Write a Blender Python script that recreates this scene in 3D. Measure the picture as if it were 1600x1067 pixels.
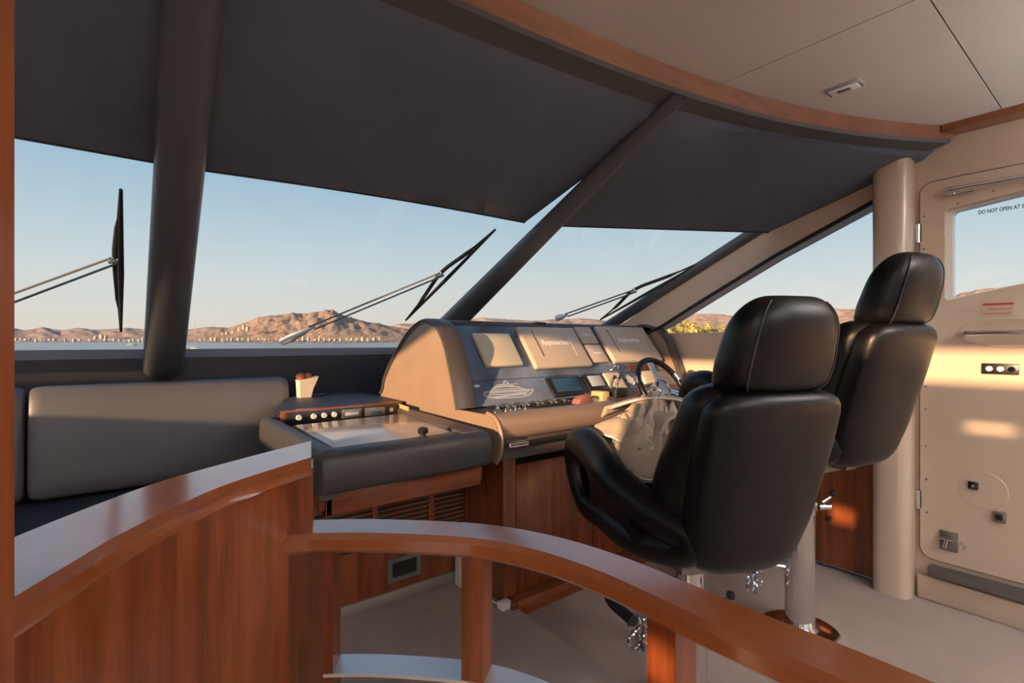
import bpy, bmesh, math, random
from mathutils import Vector, Matrix
random.seed(7)
PI = math.pi
scene = bpy.context.scene
COL = scene.collection
for o in list(bpy.data.objects): bpy.data.objects.remove(o)

# ------------------------------------------------------------ camera, world, sun, exposure
# X = starboard, Y = forward (bow), Z = up, helm floor at z = 0, eye at (0, 0, 1.25)
FPX, EYE, YAW = 775.0, 1.25, math.radians(37.7)
SN, CS = math.sin(YAW), math.cos(YAW)
cam_d = bpy.data.cameras.new('camera'); cam = bpy.data.objects.new('camera', cam_d); COL.objects.link(cam)
cam_d.sensor_width = 36; cam_d.lens = FPX/1600*36; cam_d.clip_start = .02; cam_d.clip_end = 30000
cam.location = (0, 0, EYE); cam.rotation_euler = (PI/2, 0, -YAW)
scene.camera = cam
vs = scene.view_settings
vs.view_transform = 'Standard'; vs.look = 'None'; vs.gamma = 1; vs.use_curve_mapping = False
vs.exposure = 0.06

SUN_DIR = Vector((1, .30, -.143)).normalized()           # the way the light travels: low sun, port side and a little aft
W = bpy.data.worlds.new('world'); scene.world = W; W.use_nodes = True
nt = W.node_tree; nt.nodes.clear()
wo = nt.nodes.new('ShaderNodeOutputWorld'); bg = nt.nodes.new('ShaderNodeBackground')
# clear evening sky by elevation, the same all the way round, with a broad warm glow about the sun
tc = nt.nodes.new('ShaderNodeTexCoord'); sx = nt.nodes.new('ShaderNodeSeparateXYZ'); ramp = nt.nodes.new('ShaderNodeValToRGB')
nt.links.new(tc.outputs['Generated'], sx.inputs[0]); nt.links.new(sx.outputs['Z'], ramp.inputs[0])
el = ramp.color_ramp.elements
el[0].position = 0; el[0].color = (.82, .72, .61, 1); el[1].position = 1; el[1].color = (.10, .20, .38, 1)
for p, c in ((.05, (.77, .74, .68)), (.11, (.67, .72, .72)), (.20, (.50, .63, .71)), (.34, (.29, .46, .63)), (.6, (.19, .33, .52))):
    e = el.new(p); e.color = (*c, 1)
vd = nt.nodes.new('ShaderNodeVectorMath'); vd.operation = 'DOT_PRODUCT'; vd.inputs[1].default_value = tuple(-SUN_DIR); nt.links.new(tc.outputs['Generated'], vd.inputs[0])
mxm = nt.nodes.new('ShaderNodeMath'); mxm.operation = 'MAXIMUM'; mxm.inputs[1].default_value = 0; nt.links.new(vd.outputs['Value'], mxm.inputs[0])
pwm = nt.nodes.new('ShaderNodeMath'); pwm.operation = 'POWER'; pwm.inputs[1].default_value = 6; nt.links.new(mxm.outputs[0], pwm.inputs[0])
glow = nt.nodes.new('ShaderNodeVectorMath'); glow.operation = 'SCALE'; glow.inputs[0].default_value = (1.3, .95, .65); nt.links.new(pwm.outputs[0], glow.inputs['Scale'])
addc = nt.nodes.new('ShaderNodeVectorMath'); addc.operation = 'ADD'; nt.links.new(ramp.outputs[0], addc.inputs[0]); nt.links.new(glow.outputs[0], addc.inputs[1])
bg.inputs['Strength'].default_value = 1.0
nt.links.new(addc.outputs[0], bg.inputs[0]); nt.links.new(bg.outputs[0], wo.inputs[0])
sun_d = bpy.data.lights.new('sun', 'SUN'); sun_d.energy = 9.0; sun_d.color = (1, .63, .34); sun_d.angle = math.radians(.6)
sun = bpy.data.objects.new('sun', sun_d); COL.objects.link(sun)
sun.rotation_euler = SUN_DIR.to_track_quat('-Z', 'Y').to_euler(); sun.location = (-8, -3, 6)

# ------------------------------------------------------------ helpers
def ray(px, py):
    l = (px-800)/FPX; v = (533-py)/FPX
    return Vector((SN+l*CS, CS-l*SN, v))
def on_plane(px, py, p, n):                                # where the sight line through a pixel meets a real plane
    r = ray(px, py); e = Vector((0, 0, EYE)); n = Vector(n)
    return e + r*((Vector(p)-e).dot(n)/r.dot(n))

MAT = {}
def mat(name, col, rough=.5, metal=0, bump=0, bscale=200, var=0, vscale=6, coat=0, spec=.5, stretch=None, emit=0):
    if name in MAT: return MAT[name]
    m = bpy.data.materials.new(name); m.use_nodes = True; t = m.node_tree; b = t.nodes['Principled BSDF']
    b.inputs['Base Color'].default_value = (*col, 1); b.inputs['Roughness'].default_value = rough
    b.inputs['Metallic'].default_value = metal; b.inputs['Specular IOR Level'].default_value = spec
    b.inputs['Coat Weight'].default_value = coat; b.inputs['Coat Roughness'].default_value = .12
    if emit: b.inputs['Emission Color'].default_value = (*col, 1); b.inputs['Emission Strength'].default_value = emit
    tc = t.nodes.new('ShaderNodeTexCoord'); mp = t.nodes.new('ShaderNodeMapping'); t.links.new(tc.outputs['Object'], mp.inputs[0])
    if stretch: mp.inputs['Scale'].default_value = stretch
    if var:
        n = t.nodes.new('ShaderNodeTexNoise'); n.inputs['Scale'].default_value = vscale; n.inputs['Detail'].default_value = 5
        r = t.nodes.new('ShaderNodeValToRGB'); r.color_ramp.elements[0].position = .3; r.color_ramp.elements[1].position = .72
        r.color_ramp.elements[0].color = (*[c*(1-var) for c in col], 1); r.color_ramp.elements[1].color = (*[min(1, c*(1+var)) for c in col], 1)
        t.links.new(mp.outputs[0], n.inputs['Vector']); t.links.new(n.outputs['Fac'], r.inputs[0]); t.links.new(r.outputs[0], b.inputs['Base Color'])
    if bump:
        n = t.nodes.new('ShaderNodeTexNoise'); n.inputs['Scale'].default_value = bscale; n.inputs['Detail'].default_value = 3
        bp = t.nodes.new('ShaderNodeBump'); bp.inputs['Strength'].default_value = bump; bp.inputs['Distance'].default_value = .002
        t.links.new(mp.outputs[0], n.inputs['Vector']); t.links.new(n.outputs['Fac'], bp.inputs['Height']); t.links.new(bp.outputs[0], b.inputs['Normal'])
    MAT[name] = m; return m
def wood(name, c1, c2, stretch, rough=.3, coat=.35):
    m = bpy.data.materials.new(name); m.use_nodes = True; t = m.node_tree; b = t.nodes['Principled BSDF']
    tc = t.nodes.new('ShaderNodeTexCoord'); mp = t.nodes.new('ShaderNodeMapping'); mp.inputs['Scale'].default_value = stretch
    n = t.nodes.new('ShaderNodeTexNoise'); n.inputs['Scale'].default_value = 5; n.inputs['Detail'].default_value = 8; n.inputs['Distortion'].default_value = .6
    n2 = t.nodes.new('ShaderNodeTexNoise'); n2.inputs['Scale'].default_value = 30; n2.inputs['Detail'].default_value = 6
    mx = t.nodes.new('ShaderNodeMath'); mx.operation = 'MULTIPLY_ADD'; mx.inputs[1].default_value = .35
    r = t.nodes.new('ShaderNodeValToRGB'); e = r.color_ramp.elements; e[0].position = .42; e[1].position = .85; e[0].color = (*c1, 1); e[1].color = (*c2, 1)
    t.links.new(tc.outputs['Object'], mp.inputs[0]); t.links.new(mp.outputs[0], n.inputs['Vector']); t.links.new(mp.outputs[0], n2.inputs['Vector'])
    t.links.new(n2.outputs['Fac'], mx.inputs[0]); t.links.new(n.outputs['Fac'], mx.inputs[2]); t.links.new(mx.outputs[0], r.inputs[0])
    t.links.new(r.outputs[0], b.inputs['Base Color'])
    bp = t.nodes.new('ShaderNodeBump'); bp.inputs['Strength'].default_value = 0 if name == 'wood_cap' else .08; bp.inputs['Distance'].default_value = .001
    t.links.new(mx.outputs[0], bp.inputs['Height']); t.links.new(bp.outputs[0], b.inputs['Normal'])
    b.inputs['Roughness'].default_value = rough; b.inputs['Coat Weight'].default_value = coat; b.inputs['Coat Roughness'].default_value = .15
    MAT[name] = m; return m
def glass(name, tint=(.93, .96, .97), refl=.05):
    m = bpy.data.materials.new(name); m.use_nodes = True; t = m.node_tree; t.nodes.clear()
    o = t.nodes.new('ShaderNodeOutputMaterial'); mx = t.nodes.new('ShaderNodeMixShader'); tr = t.nodes.new('ShaderNodeBsdfTransparent'); g = t.nodes.new('ShaderNodeBsdfGlossy')
    tr.inputs[0].default_value = (*tint, 1); g.inputs['Roughness'].default_value = .01
    lw = t.nodes.new('ShaderNodeLayerWeight'); pw = t.nodes.new('ShaderNodeMath'); pw.operation = 'POWER'; pw.inputs[1].default_value = 5
    f = t.nodes.new('ShaderNodeMath'); f.operation = 'MULTIPLY_ADD'; f.inputs[1].default_value = .6; f.inputs[2].default_value = refl*.3
    t.links.new(lw.outputs['Facing'], pw.inputs[0]); t.links.new(pw.outputs[0], f.inputs[0]); t.links.new(f.outputs[0], mx.inputs[0]); t.links.new(tr.outputs[0], mx.inputs[1]); t.links.new(g.outputs[0], mx.inputs[2]); t.links.new(mx.outputs[0], o.inputs[0])
    MAT[name] = m; return m

C1, C2 = (.088, .017, .0055), (.25, .066, .019)
wood('wood_vertical', C1, C2, (5, 5, .35))
wood('wood_along', C1, C2, (5, .5, 5), rough=.25, coat=.6)
wood('wood_across', C1, C2, (.5, 5, 5))
wood('wood_dark', (.05, .012, .006), (.14, .04, .015), (5, 5, .4))
wood('wood_cap', (.25, .064, .015), (.31, .086, .020), (1.5, 1.5, 3), rough=.3, coat=1.0)
for n_ in ('wood_cap',): MAT[n_].node_tree.nodes['Principled BSDF'].inputs['Coat IOR'].default_value = 2.5; MAT[n_].node_tree.nodes['Principled BSDF'].inputs['Coat Roughness'].default_value = .14
wood('wood_trim', (.165, .055, .025), (.25, .092, .044), (.35, 5, 5), rough=.3)
mat('leather_black', (.005, .0045, .005), .34, bump=.25, bscale=260, spec=.32)
mat('leather_grey', (.05, .046, .05), .45, bump=.25, bscale=260)
mat('leather_navy', (.020, .022, .035), .5, bump=.25, bscale=260)
mat('leather_tan', (.28, .19, .135), .42, bump=.2, bscale=260, var=.06)
mat('leather_brown', (.075, .058, .055), .38, bump=.2, bscale=260)
mat('blind_fabric', (.105, .122, .165), .9, bump=.3, bscale=600, var=.1, vscale=3)
mat('mullion_leather', (.09, .095, .11), .4, bump=.2, bscale=260)
mat('leather_sofa', (.115, .108, .112), .42, bump=.25, bscale=260)
mat('dark_vinyl', (.04, .036, .042), .6, bump=.15, bscale=300)
mat('valance', (.085, .083, .085), .6, bump=.15, bscale=300)
mat('sill_grey', (.17, .18, .23), .45, bump=.1, bscale=200)
mat('ceiling_vinyl', (.62, .57, .54), .6, bump=.08, bscale=150, var=.03, vscale=1)
mat('gap_dark', (.06, .04, .03), .9)
mat('gelcoat', (.61, .48, .37), .22, var=.02, vscale=2, coat=.4)
mat('lining', (.60, .45, .35), .35, bump=.08, bscale=200, coat=.2)
mat('white_gelcoat', (.80, .79, .76), .25)
mat('carpet', (.35, .275, .245), .95, bump=.6, bscale=500, var=.06, vscale=5)
mat('chrome', (.82, .82, .84), .08, metal=1)
mat('steel', (.72, .72, .74), .25, metal=1)
mat('rail_steel', (.86, .86, .86), .38, metal=.75)
mat('grey_metal', (.22, .21, .20), .4, metal=.7)
mat('baseboard_metal', (.30, .27, .24), .45, metal=.4)
mat('black_plastic', (.012, .012, .013), .35)
mat('rubber', (.012, .012, .012), .6)
mat('facia', (.12, .15, .21), .22, var=.5, vscale=4, coat=.3)
mat('cover_cream', (.60, .52, .38), .45)
mat('cover_tan', (.50, .40, .31), .45)
mat('cover_groove', (.12, .09, .07), .6)
mat('screen', (.03, .07, .13), .12)
mat('lcd_pale', (.45, .47, .50), .25)
mat('silver_print', (.72, .72, .72), .4, metal=.3)
mat('white_print', (.85, .83, .80), .5)
mat('dark_print', (.05, .05, .06), .5)
mat('red_print', (.55, .08, .05), .5)
mat('pale_print', (.60, .45, .40), .5)
mat('white_plastic', (.75, .73, .70), .4)
mat('jacket_cloth', (.42, .34, .27), .9, bump=.5, bscale=300, var=.1, vscale=9)
mat('paper', (.72, .60, .48), .8, bump=.3, bscale=60)
mat('bread', (.35, .12, .05), .7, bump=.5, bscale=40)
mat('chart_lid', (.55, .47, .40), .2, coat=.5)
mat('pale_yellow', (.58, .40, .18), .4, var=.15, vscale=8)
mat('red_packet', (.33, .12, .09), .6)
mat('light_lens', (.85, .9, .95), .15)
mat('sea', (.03, .10, .16), .22, bump=.6, bscale=.25)
mat('hill_rock', (.36, .255, .195), 1, var=.5, vscale=.045)
mat('hill_far', (.36, .28, .25), 1, var=.3, vscale=.012)  # distance haze put into the colour, greyer than the nearer rock
mat('hill_near', (.50, .34, .25), 1, var=.3, vscale=.05)
mat('building', (.55, .46, .38), .9)
mat('leaf_yellow', (.50, .44, .16), .9, var=.4, vscale=.8)
mat('leaf_olive', (.36, .34, .17), .9, var=.4, vscale=.8)
mat('bark', (.10, .07, .05), .9)
glass('pane_glass', (.975, .985, .985)); glass('rail_glass', (.9, .95, .94))

def link(name, me, m=None, parent=None, smooth=True, loc=None, rot=None):
    o = bpy.data.objects.new(name, me); COL.objects.link(o)
    if m: me.materials.append(MAT[m]) if len(me.materials) == 0 else None
    if parent: o.parent = parent
    if loc: o.location = loc
    if rot: o.rotation_euler = rot
    if smooth:
        me.polygons.foreach_set('use_smooth', [True]*len(me.polygons))
        try: me.set_sharp_from_angle(angle=math.radians(38))
        except Exception: pass
    return o
def mesh(v, f):
    me = bpy.data.meshes.new('m'); me.from_pydata([tuple(a) for a in v], [], f); me.update()
    bm = bmesh.new(); bm.from_mesh(me); bmesh.ops.recalc_face_normals(bm, faces=bm.faces); bm.to_mesh(me); bm.free()
    return me
def join(*parts):
    v, f = [], []
    for a, b in parts:
        k = len(v); v += list(a); f += [tuple(i+k for i in q) for q in b]
    return v, f
def g_box(x0, x1, y0, y1, z0, z1):
    v = [(x, y, z) for x in (x0, x1) for y in (y0, y1) for z in (z0, z1)]
    return v, [(0, 1, 3, 2), (4, 6, 7, 5), (0, 4, 5, 1), (2, 3, 7, 6), (0, 2, 6, 4), (1, 5, 7, 3)]
def rbox(x0, x1, y0, y1, z0, z1, r=.01, seg=2):
    me = mesh(*g_box(x0, x1, y0, y1, z0, z1))
    bm = bmesh.new(); bm.from_mesh(me); bmesh.ops.bevel(bm, geom=bm.edges[:], offset=r, segments=seg, profile=.5, affect='EDGES', clamp_overlap=True)
    bm.to_mesh(me); bm.free(); return me
def prism(poly, axis, a, b, r=0, seg=2):                    # poly of 2-D points pushed along an axis
    def p3(p, t): return {'x': (t, p[0], p[1]), 'y': (p[0], t, p[1]), 'z': (p[0], p[1], t)}[axis]
    n = len(poly); v = [p3(p, a) for p in poly]+[p3(p, b) for p in poly]
    f = [tuple(range(n)), tuple(range(2*n-1, n-1, -1))]+[(i, (i+1) % n, n+(i+1) % n, n+i) for i in range(n)]
    me = mesh(v, f)
    if r:
        bm = bmesh.new(); bm.from_mesh(me); bmesh.ops.bevel(bm, geom=bm.edges[:], offset=r, segments=seg, profile=.5, affect='EDGES', clamp_overlap=True); bm.to_mesh(me); bm.free()
    return me
def g_loft(secs, closed=True, cap=True, ring=False):
    n = len(secs[0]); v = [p for s in secs for p in s]; f = []; m = len(secs)
    for i in range(m if ring else m-1):
        j = (i+1) % m
        for k in range(n if closed else n-1):
            q = (k+1) % n; f.append((i*n+k, i*n+q, j*n+q, j*n+k))
    if cap and closed and not ring: f += [tuple(range(n-1, -1, -1)), tuple(range((m-1)*n, m*n))]
    return v, f
def g_tube(path, r, n=10, rx=None, ring=False, cap=True, up=(0, 0, 1)):
    P = [Vector(p) for p in path]; m = len(P); secs = []; up = Vector(up)
    for i, p in enumerate(P):
        t = (P[(i+1) % m]-P[i-1]) if ring else (P[min(i+1, m-1)]-P[max(i-1, 0)])
        t.normalize(); s = t.cross(up)
        if s.length < 1e-4: s = t.cross(Vector((1, 0, 0)))
        s.normalize(); u = s.cross(t)
        ra = r[i] if isinstance(r, (list, tuple)) else r; rb = (rx[i] if isinstance(rx, (list, tuple)) else rx) if rx else ra
        secs.append([p+s*math.cos(2*PI*k/n)*rb+u*math.sin(2*PI*k/n)*ra for k in range(n)])
    return g_loft(secs, ring=ring, cap=cap)
def g_lathe(prof, n=24, c=(0, 0, 0)):
    secs = [[(c[0]+r*math.cos(2*PI*k/n), c[1]+r*math.sin(2*PI*k/n), c[2]+z) for k in range(n)] for r, z in prof]
    return g_loft(secs)
def smooth_path(pts, n=6, closed=False):                    # Catmull-Rom
    P = [Vector(p) for p in pts]; m = len(P); out = []
    for i in range(m if closed else m-1):
        g = lambda k: P[k % m] if closed else P[max(0, min(m-1, k))]
        p0, p1, p2, p3 = g(i-1), g(i), g(i+1), g(i+2)
        for j in range(n):
            t = j/n; out.append(.5*((2*p1)+(p2-p0)*t+(2*p0-5*p1+4*p2-p3)*t*t+(3*p1-p0-3*p2+p3)*t**3))
    if not closed: out.append(P[-1])
    return out
def sell(cx, cy, z, a, b, e=3.0, n=28):                     # superellipse section at height z
    out = []
    for k in range(n):
        t = 2*PI*k/n; c, s = math.cos(t), math.sin(t)
        out.append((cx+a*math.copysign(abs(c)**(2/e), c), cy+b*math.copysign(abs(s)**(2/e), s), z))
    return out
def tag(o, label, cat=None, group=None, kind=None):
    o['label'] = label
    if cat: o['category'] = cat
    if group: o['group'] = group
    if kind: o['kind'] = kind
    return o
def struct(o, label, cat='structure'): return tag(o, label, cat, None, 'structure')
def empty(name, loc=(0, 0, 0), rz=0):
    o = bpy.data.objects.new(name, None); COL.objects.link(o); o.location = loc; o.rotation_euler = (0, 0, rz); o.empty_display_size = .1; return o
def box(name, m, parent, x0, x1, y0, y1, z0, z1, r=.004, seg=1):
    return link(name, rbox(x0, x1, y0, y1, z0, z1, r, seg), m, parent)
def text_mesh(s, size, bold=0):
    c = bpy.data.curves.new('t', 'FONT'); c.body = s; c.size = size; c.align_x = 'CENTER'; c.align_y = 'CENTER'; c.extrude = .0004; c.offset = bold; c.resolution_u = 3
    o = bpy.data.objects.new('t', c); COL.objects.link(o); bpy.context.view_layer.update()
    me = bpy.data.meshes.new_from_object(o.evaluated_get(bpy.context.evaluated_depsgraph_get())); bpy.data.objects.remove(o); bpy.data.curves.remove(c)
    return me
def text_fit(s, size, width):                                # condensed lettering of a given width
    me = text_mesh(s, size, .0006); xs = [v.co.x for v in me.vertices]; me.transform(Matrix.Scale(width/(max(xs)-min(xs)), 4, (1, 0, 0))); return me
def line(pts, w, t=.0006):                                   # flat ribbon of print in the local xy plane
    v, f = [], []
    for a, b in zip(pts, pts[1:]):
        a, b = Vector((*a, 0)), Vector((*b, 0)); d = (b-a).normalized(); nrm = Vector((-d.y, d.x, 0))*w/2; k = len(v)
        v += [a-nrm, b-nrm, b+nrm, a+nrm, a-nrm+Vector((0, 0, t)), b-nrm+Vector((0, 0, t)), b+nrm+Vector((0, 0, t)), a+nrm+Vector((0, 0, t))]
        f += [(k, k+3, k+2, k+1), (k+4, k+5, k+6, k+7), (k, k+1, k+5, k+4), (k+1, k+2, k+6, k+5), (k+2, k+3, k+7, k+6), (k+3, k, k+4, k+7)]
    return v, f

# ------------------------------------------------------------ the room: floors
RAIL = [(.268, 1.135), (.33, 1.105), (.44, 1.022), (.584, .877), (.655, .744), (.688, .605), (.695, .477), (.697, .37), (.706, .26), (.71, .15), (.712, 0), (.714, -.35), (.714, -.8)]
fl = link('floor', mesh(*g_box(1.39, 3.10, -1.2, 2.2, -.12, 0)), 'carpet'); struct(fl, 'beige carpet floor under the two helm seats', 'floor')
rp = smooth_path([(x, y, 0) for x, y in RAIL], 3)
plat = [(p.x+.03, p.y+.03) for p in rp]
plat = [(.1, 1.3)]+plat+[(.714, -1.2), (1.395, -1.2), (1.395, 3.5), (-2.8, 3.5), (-3.0, 1.3)]
f2 = link('floor', prism(plat, 'z', -.12, .040, 0), 'carpet', smooth=False); struct(f2, 'pale carpet platform between stair railing and chart table, slightly raised', 'floor')
f3 = link('floor', mesh(*g_box(-3.05, 3.10, -5, -1.2, -.12, 0)), 'carpet'); struct(f3, 'saloon carpet behind the camera', 'floor')
f4 = link('floor', mesh(*g_box(-3.05, -.8, -1.2, 1.3, -.12, 0)), 'carpet'); struct(f4, 'saloon carpet on the port side of the stairwell', 'floor')
f5 = link('floor', mesh(*g_box(-.8, .72, -1.2, 1.3, -1.3, -1.2)), 'carpet'); struct(f5, 'landing at the bottom of the stairwell', 'floor')
for i in range(4):
    s = link('stair_tread', rbox(-.78, .62, -1.15+i*.3, -.83+i*.3, -.30-i*.24, -.26-i*.24, .008), 'wood_along'); struct(s, ['top', 'second', 'third', 'lowest'][i]+' wooden stair tread down behind the curved railing', 'stair')

# ------------------------------------------------------------ ceiling with panels, wood trim, valance
def yw(x): return 1.165-.028*x*x-.004*x**4
CZ = 2.25
ce = link('ceiling', mesh(*g_box(-3.1, 3.2, -5, 1.3, CZ+.02, CZ+.08)), 'gap_dark'); struct(ce, 'cream panelled ceiling with thin dark joints', 'ceiling')
def panel(x0, x1, y0, y1=None):
    g = .0022; n = 14; xs = [x0+g+(x1-x0-2*g)*i/n for i in range(n+1)]
    if y1 is None: poly = [(x, yw(x)) for x in xs]+[(x1-g, y0+g), (x0+g, y0+g)]
    else: poly = [(x0+g, y1-g), (x1-g, y1-g), (x1-g, y0+g), (x0+g, y0+g)]
    link('ceiling_panel', prism(poly, 'z', CZ, CZ+.03), 'ceiling_vinyl', ce, smooth=False)
panel(1.822, 3.10, .40); panel(.2, 1.822, -.35); panel(-1.42, .2, -.35); panel(-3.08, -1.42, .40)
panel(1.822, 3.10, -1.2, .40); panel(-3.08, -1.42, -1.2, .40); panel(-1.42, .2, -1.9, -.35); panel(.2, 1.822, -1.9, -.35); panel(1.822, 3.1, -2.8, -1.2); panel(-3.08, -1.42, -2.8, -1.2)
panel(-1.42, 1.822, -3.4, -1.9); panel(-3.08, -1.42, -5, -2.8); panel(1.822, 3.1, -5, -2.8); panel(-1.42, 1.822, -5, -3.4)
XS = [-3.06+6.12*i/60 for i in range(61)]
def strip(a, b, t=.012):                                     # ribbon between two curves (dy, z), with thickness
    secs = []
    for x in XS:
        y = yw(x); p, q = Vector((x, y+a[0], a[1])), Vector((x, y+b[0], b[1])); d = (q-p).normalized(); n = Vector((0, -d.z, d.y))
        if n.z < 0: n = -n
        secs.append([p, q, q+n*t, p+n*t])
    return g_loft(secs)
t1 = link('trim_1', mesh(*strip((-.004, CZ+.002), (.034, 2.195), .02)), 'wood_trim'); struct(t1, 'curved varnished wood trim along the front edge of the ceiling', 'trim')
t2 = link('trim_2', mesh(*join(strip((.030, 2.200), (.036, 2.184), .012), strip((.036, 2.186), (.125, 2.168), .03))), 'valance'); struct(t2, 'dark grey valance strip below the curved wood ceiling trim', 'trim')
t6 = link('trim_3', prism([(2.985, CZ-.028), (3.10, CZ-.028), (3.10, CZ+.01), (2.965, CZ+.01)], 'y', -5, .60), 'wood_trim', smooth=False); struct(t6, 'wood moulding where ceiling meets the starboard wall above the door', 'trim')
t7 = link('trim_4', prism([(-2.93, CZ-.028), (-3.05, CZ-.028), (-3.05, CZ+.01), (-2.91, CZ+.01)], 'y', -5, .60), 'wood_trim', smooth=False); struct(t7, 'wood moulding where ceiling meets the port wall', 'trim')
rf = link('ceiling', prism([(-3.4, -5), (3.4, -5), (3.4, .45), (2.4, 1.0), (1.2, 1.32), (-1.2, 1.32), (-2.4, 1.0), (-3.4, .45)], 'z', CZ+.09, CZ+.2), 'white_gelcoat', smooth=False); struct(rf, 'white outer roof of the wheelhouse', 'roof')

# ------------------------------------------------------------ windscreen geometry
LB, LT = Vector((.16, 3.50, 1.10)), Vector((.125, 1.26, 2.20))     # centre mullion
RB, RT = Vector((1.85, 3.50, 1.19)), Vector((1.655, 1.10, 2.185))  # starboard mullion
SB, ST = Vector((3.09, 3.14, 1.18)), Vector((3.09, .83, 2.25))      # corner strut
GLB, GLT = Vector((.15, 3.62, 1.19)), Vector((.13, 1.30, 2.30))
GRB, GRT = Vector((1.92, 3.57, 1.19)), Vector((1.68, 1.16, 2.28))
GSB, GST = Vector((3.12, 3.14, 1.19)), Vector((3.10, .66, 2.28))
mir = lambda p: Vector((.30-p.x, p.y, p.z))
def quad_slab(a, b, c, d, t=.006, n=1):
    nn = (b-a).cross(d-a).normalized()*t
    return [a, b, c, d, a+nn, b+nn, c+nn, d+nn], [(0, 3, 2, 1), (4, 5, 6, 7), (0, 1, 5, 4), (1, 2, 6, 5), (2, 3, 7, 6), (3, 0, 4, 7)]
def window(name, a, b, c, d, label):
    w = link(name, mesh(*quad_slab(a, b, c, d)), 'pane_glass', smooth=False); struct(w, label, 'window'); return w
window('window_1', mir(GRB), GLB, GLT, mir(GRT), 'raked windscreen pane left of the thick grey mullion')
window('window_2', GLB, GRB, GRT, GLT, 'large middle windscreen pane between the two grey mullions')
w3 = window('window_3', GRB, GSB, GST, GRT, 'starboard windscreen pane behind the helm displays')
window('window_5', mir(GSB), mir(GRB), mir(GRT), mir(GST), 'port corner windscreen pane')
def mullion(name, a, b, ra, rb, label, m='mullion_leather', tx=1.0):
    path = [a+(b-a)*i/12 for i in range(13)]; k = [i/12 for i in range(13)]
    r1 = [ra+(rb-ra)*t for t in k]
    o = link(name, mesh(*g_tube(path, [q*.8 for q in r1], 20, rx=[q*tx for q in r1])), m); struct(o, label, 'mullion'); return o
mullion('trim_5', LB, LT, .098, .060, 'thick leather-wrapped grey windscreen mullion left of centre')
mullion('trim_6', RB, RT, .105, .034, 'slanting leather-wrapped grey mullion behind the helm displays')
mullion('trim_7', mir(RB), mir(RT), .105, .034, 'slanting grey mullion of the port windscreen')
mullion('trim_8', SB, ST, .052, .046, 'slim dark corner strut at the starboard end of the windscreen')
mullion('trim_9', mir(SB), mir(ST), .046, .042, 'dark corner strut at the port end of the windscreen')
# front bulkhead below the glass
def front(y, z0, z1, t, m, name, label, x1=2.05, d=.0):
    poly = [(mir(Vector((x1, 0, 0))).x, y), (x1, y), (3.14, y-.45), (3.14, y-.45+t), (x1, y+t), (mir(Vector((x1, 0, 0))).x, y+t), (-2.84, y-.45+t), (-2.84, y-.45)]
    o = link(name, prism(poly, 'z', z0, z1), m, smooth=False); struct(o, label, 'wall'); return o
front(3.50, 0, 1.155, .05, 'dark_vinyl', 'wall_front', 'dark padded bulkhead under the windscreen')
front(3.515, 1.145, 1.205, .09, 'sill_grey', 'trim_10', 'blue-grey sill strip along the bottom of the windscreen')
front(3.60, .2, 1.16, .12, 'white_gelcoat', 'wall_outer', 'white outer face of the deckhouse below the windscreen')

# blinds: pulled down inside the glass, with a hem bar
def blind(label, tl, tr, br, bl, sag=.0, hem='black_plastic'):
    n = 16; m = 8; root = empty('roller_blind', (bl+br)/2); secs = []
    for j in range(m+1):
        s = j/m; row = []
        for i in range(n+1):
            t = i/n; p = tl.lerp(tr, t).lerp(bl.lerp(br, t), s)
            y0 = yw(p.x)
            if j == 0: p = Vector((p.x, max(p.y, y0+.11), p.z))
            row.append(p-root.location+Vector((0, .0, sag*math.sin(PI*t)*s)))
        secs.append(row)
    v = [p for r in secs for p in r]; k = len(v); v = v+[p+Vector((0, .006, .010)) for p in v]; f = []
    for j in range(m):
        for i in range(n):
            a = j*(n+1)+i; f += [(a, a+1, a+n+2, a+n+1), (k+a, k+a+n+1, k+a+n+2, k+a+1)]
    for i in range(n): a = m*(n+1)+i; f += [(a, a+1, k+a+1, k+a), (i, k+i, k+i+1, i+1)]
    link('blind_fabric', mesh(v, f), 'blind_fabric', root)
    link('hem_bar', mesh(*g_tube([p+Vector((0, .004, 0)) for p in secs[-1]], .006, 6)), hem, root)
    tag(root, label, 'blind', 'windscreen blinds'); return root
V3 = Vector
blind('dark sun blind covering the top of the middle windscreen pane', V3((.10, 1.27, 2.175)), V3((1.70, 1.10, 2.175)), V3((1.67, 2.045, 1.885)), V3((.15, 2.09, 1.865)), .012)
blind('dark sun blind at far left above the left windscreen pane', V3((-1.45, 1.20, 2.175)), V3((.14, 1.27, 2.175)), V3((.15, 2.09, 1.865)), V3((-1.45, 2.10, 1.87)))
blind('blue-black sun blind over the starboard windscreen pane beside the cream pillar', V3((1.66, 1.10, 2.175)), V3((3.10, .58, 2.175)), V3((3.06, 1.42, 1.91)), V3((1.80, 2.03, 1.885)))

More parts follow.
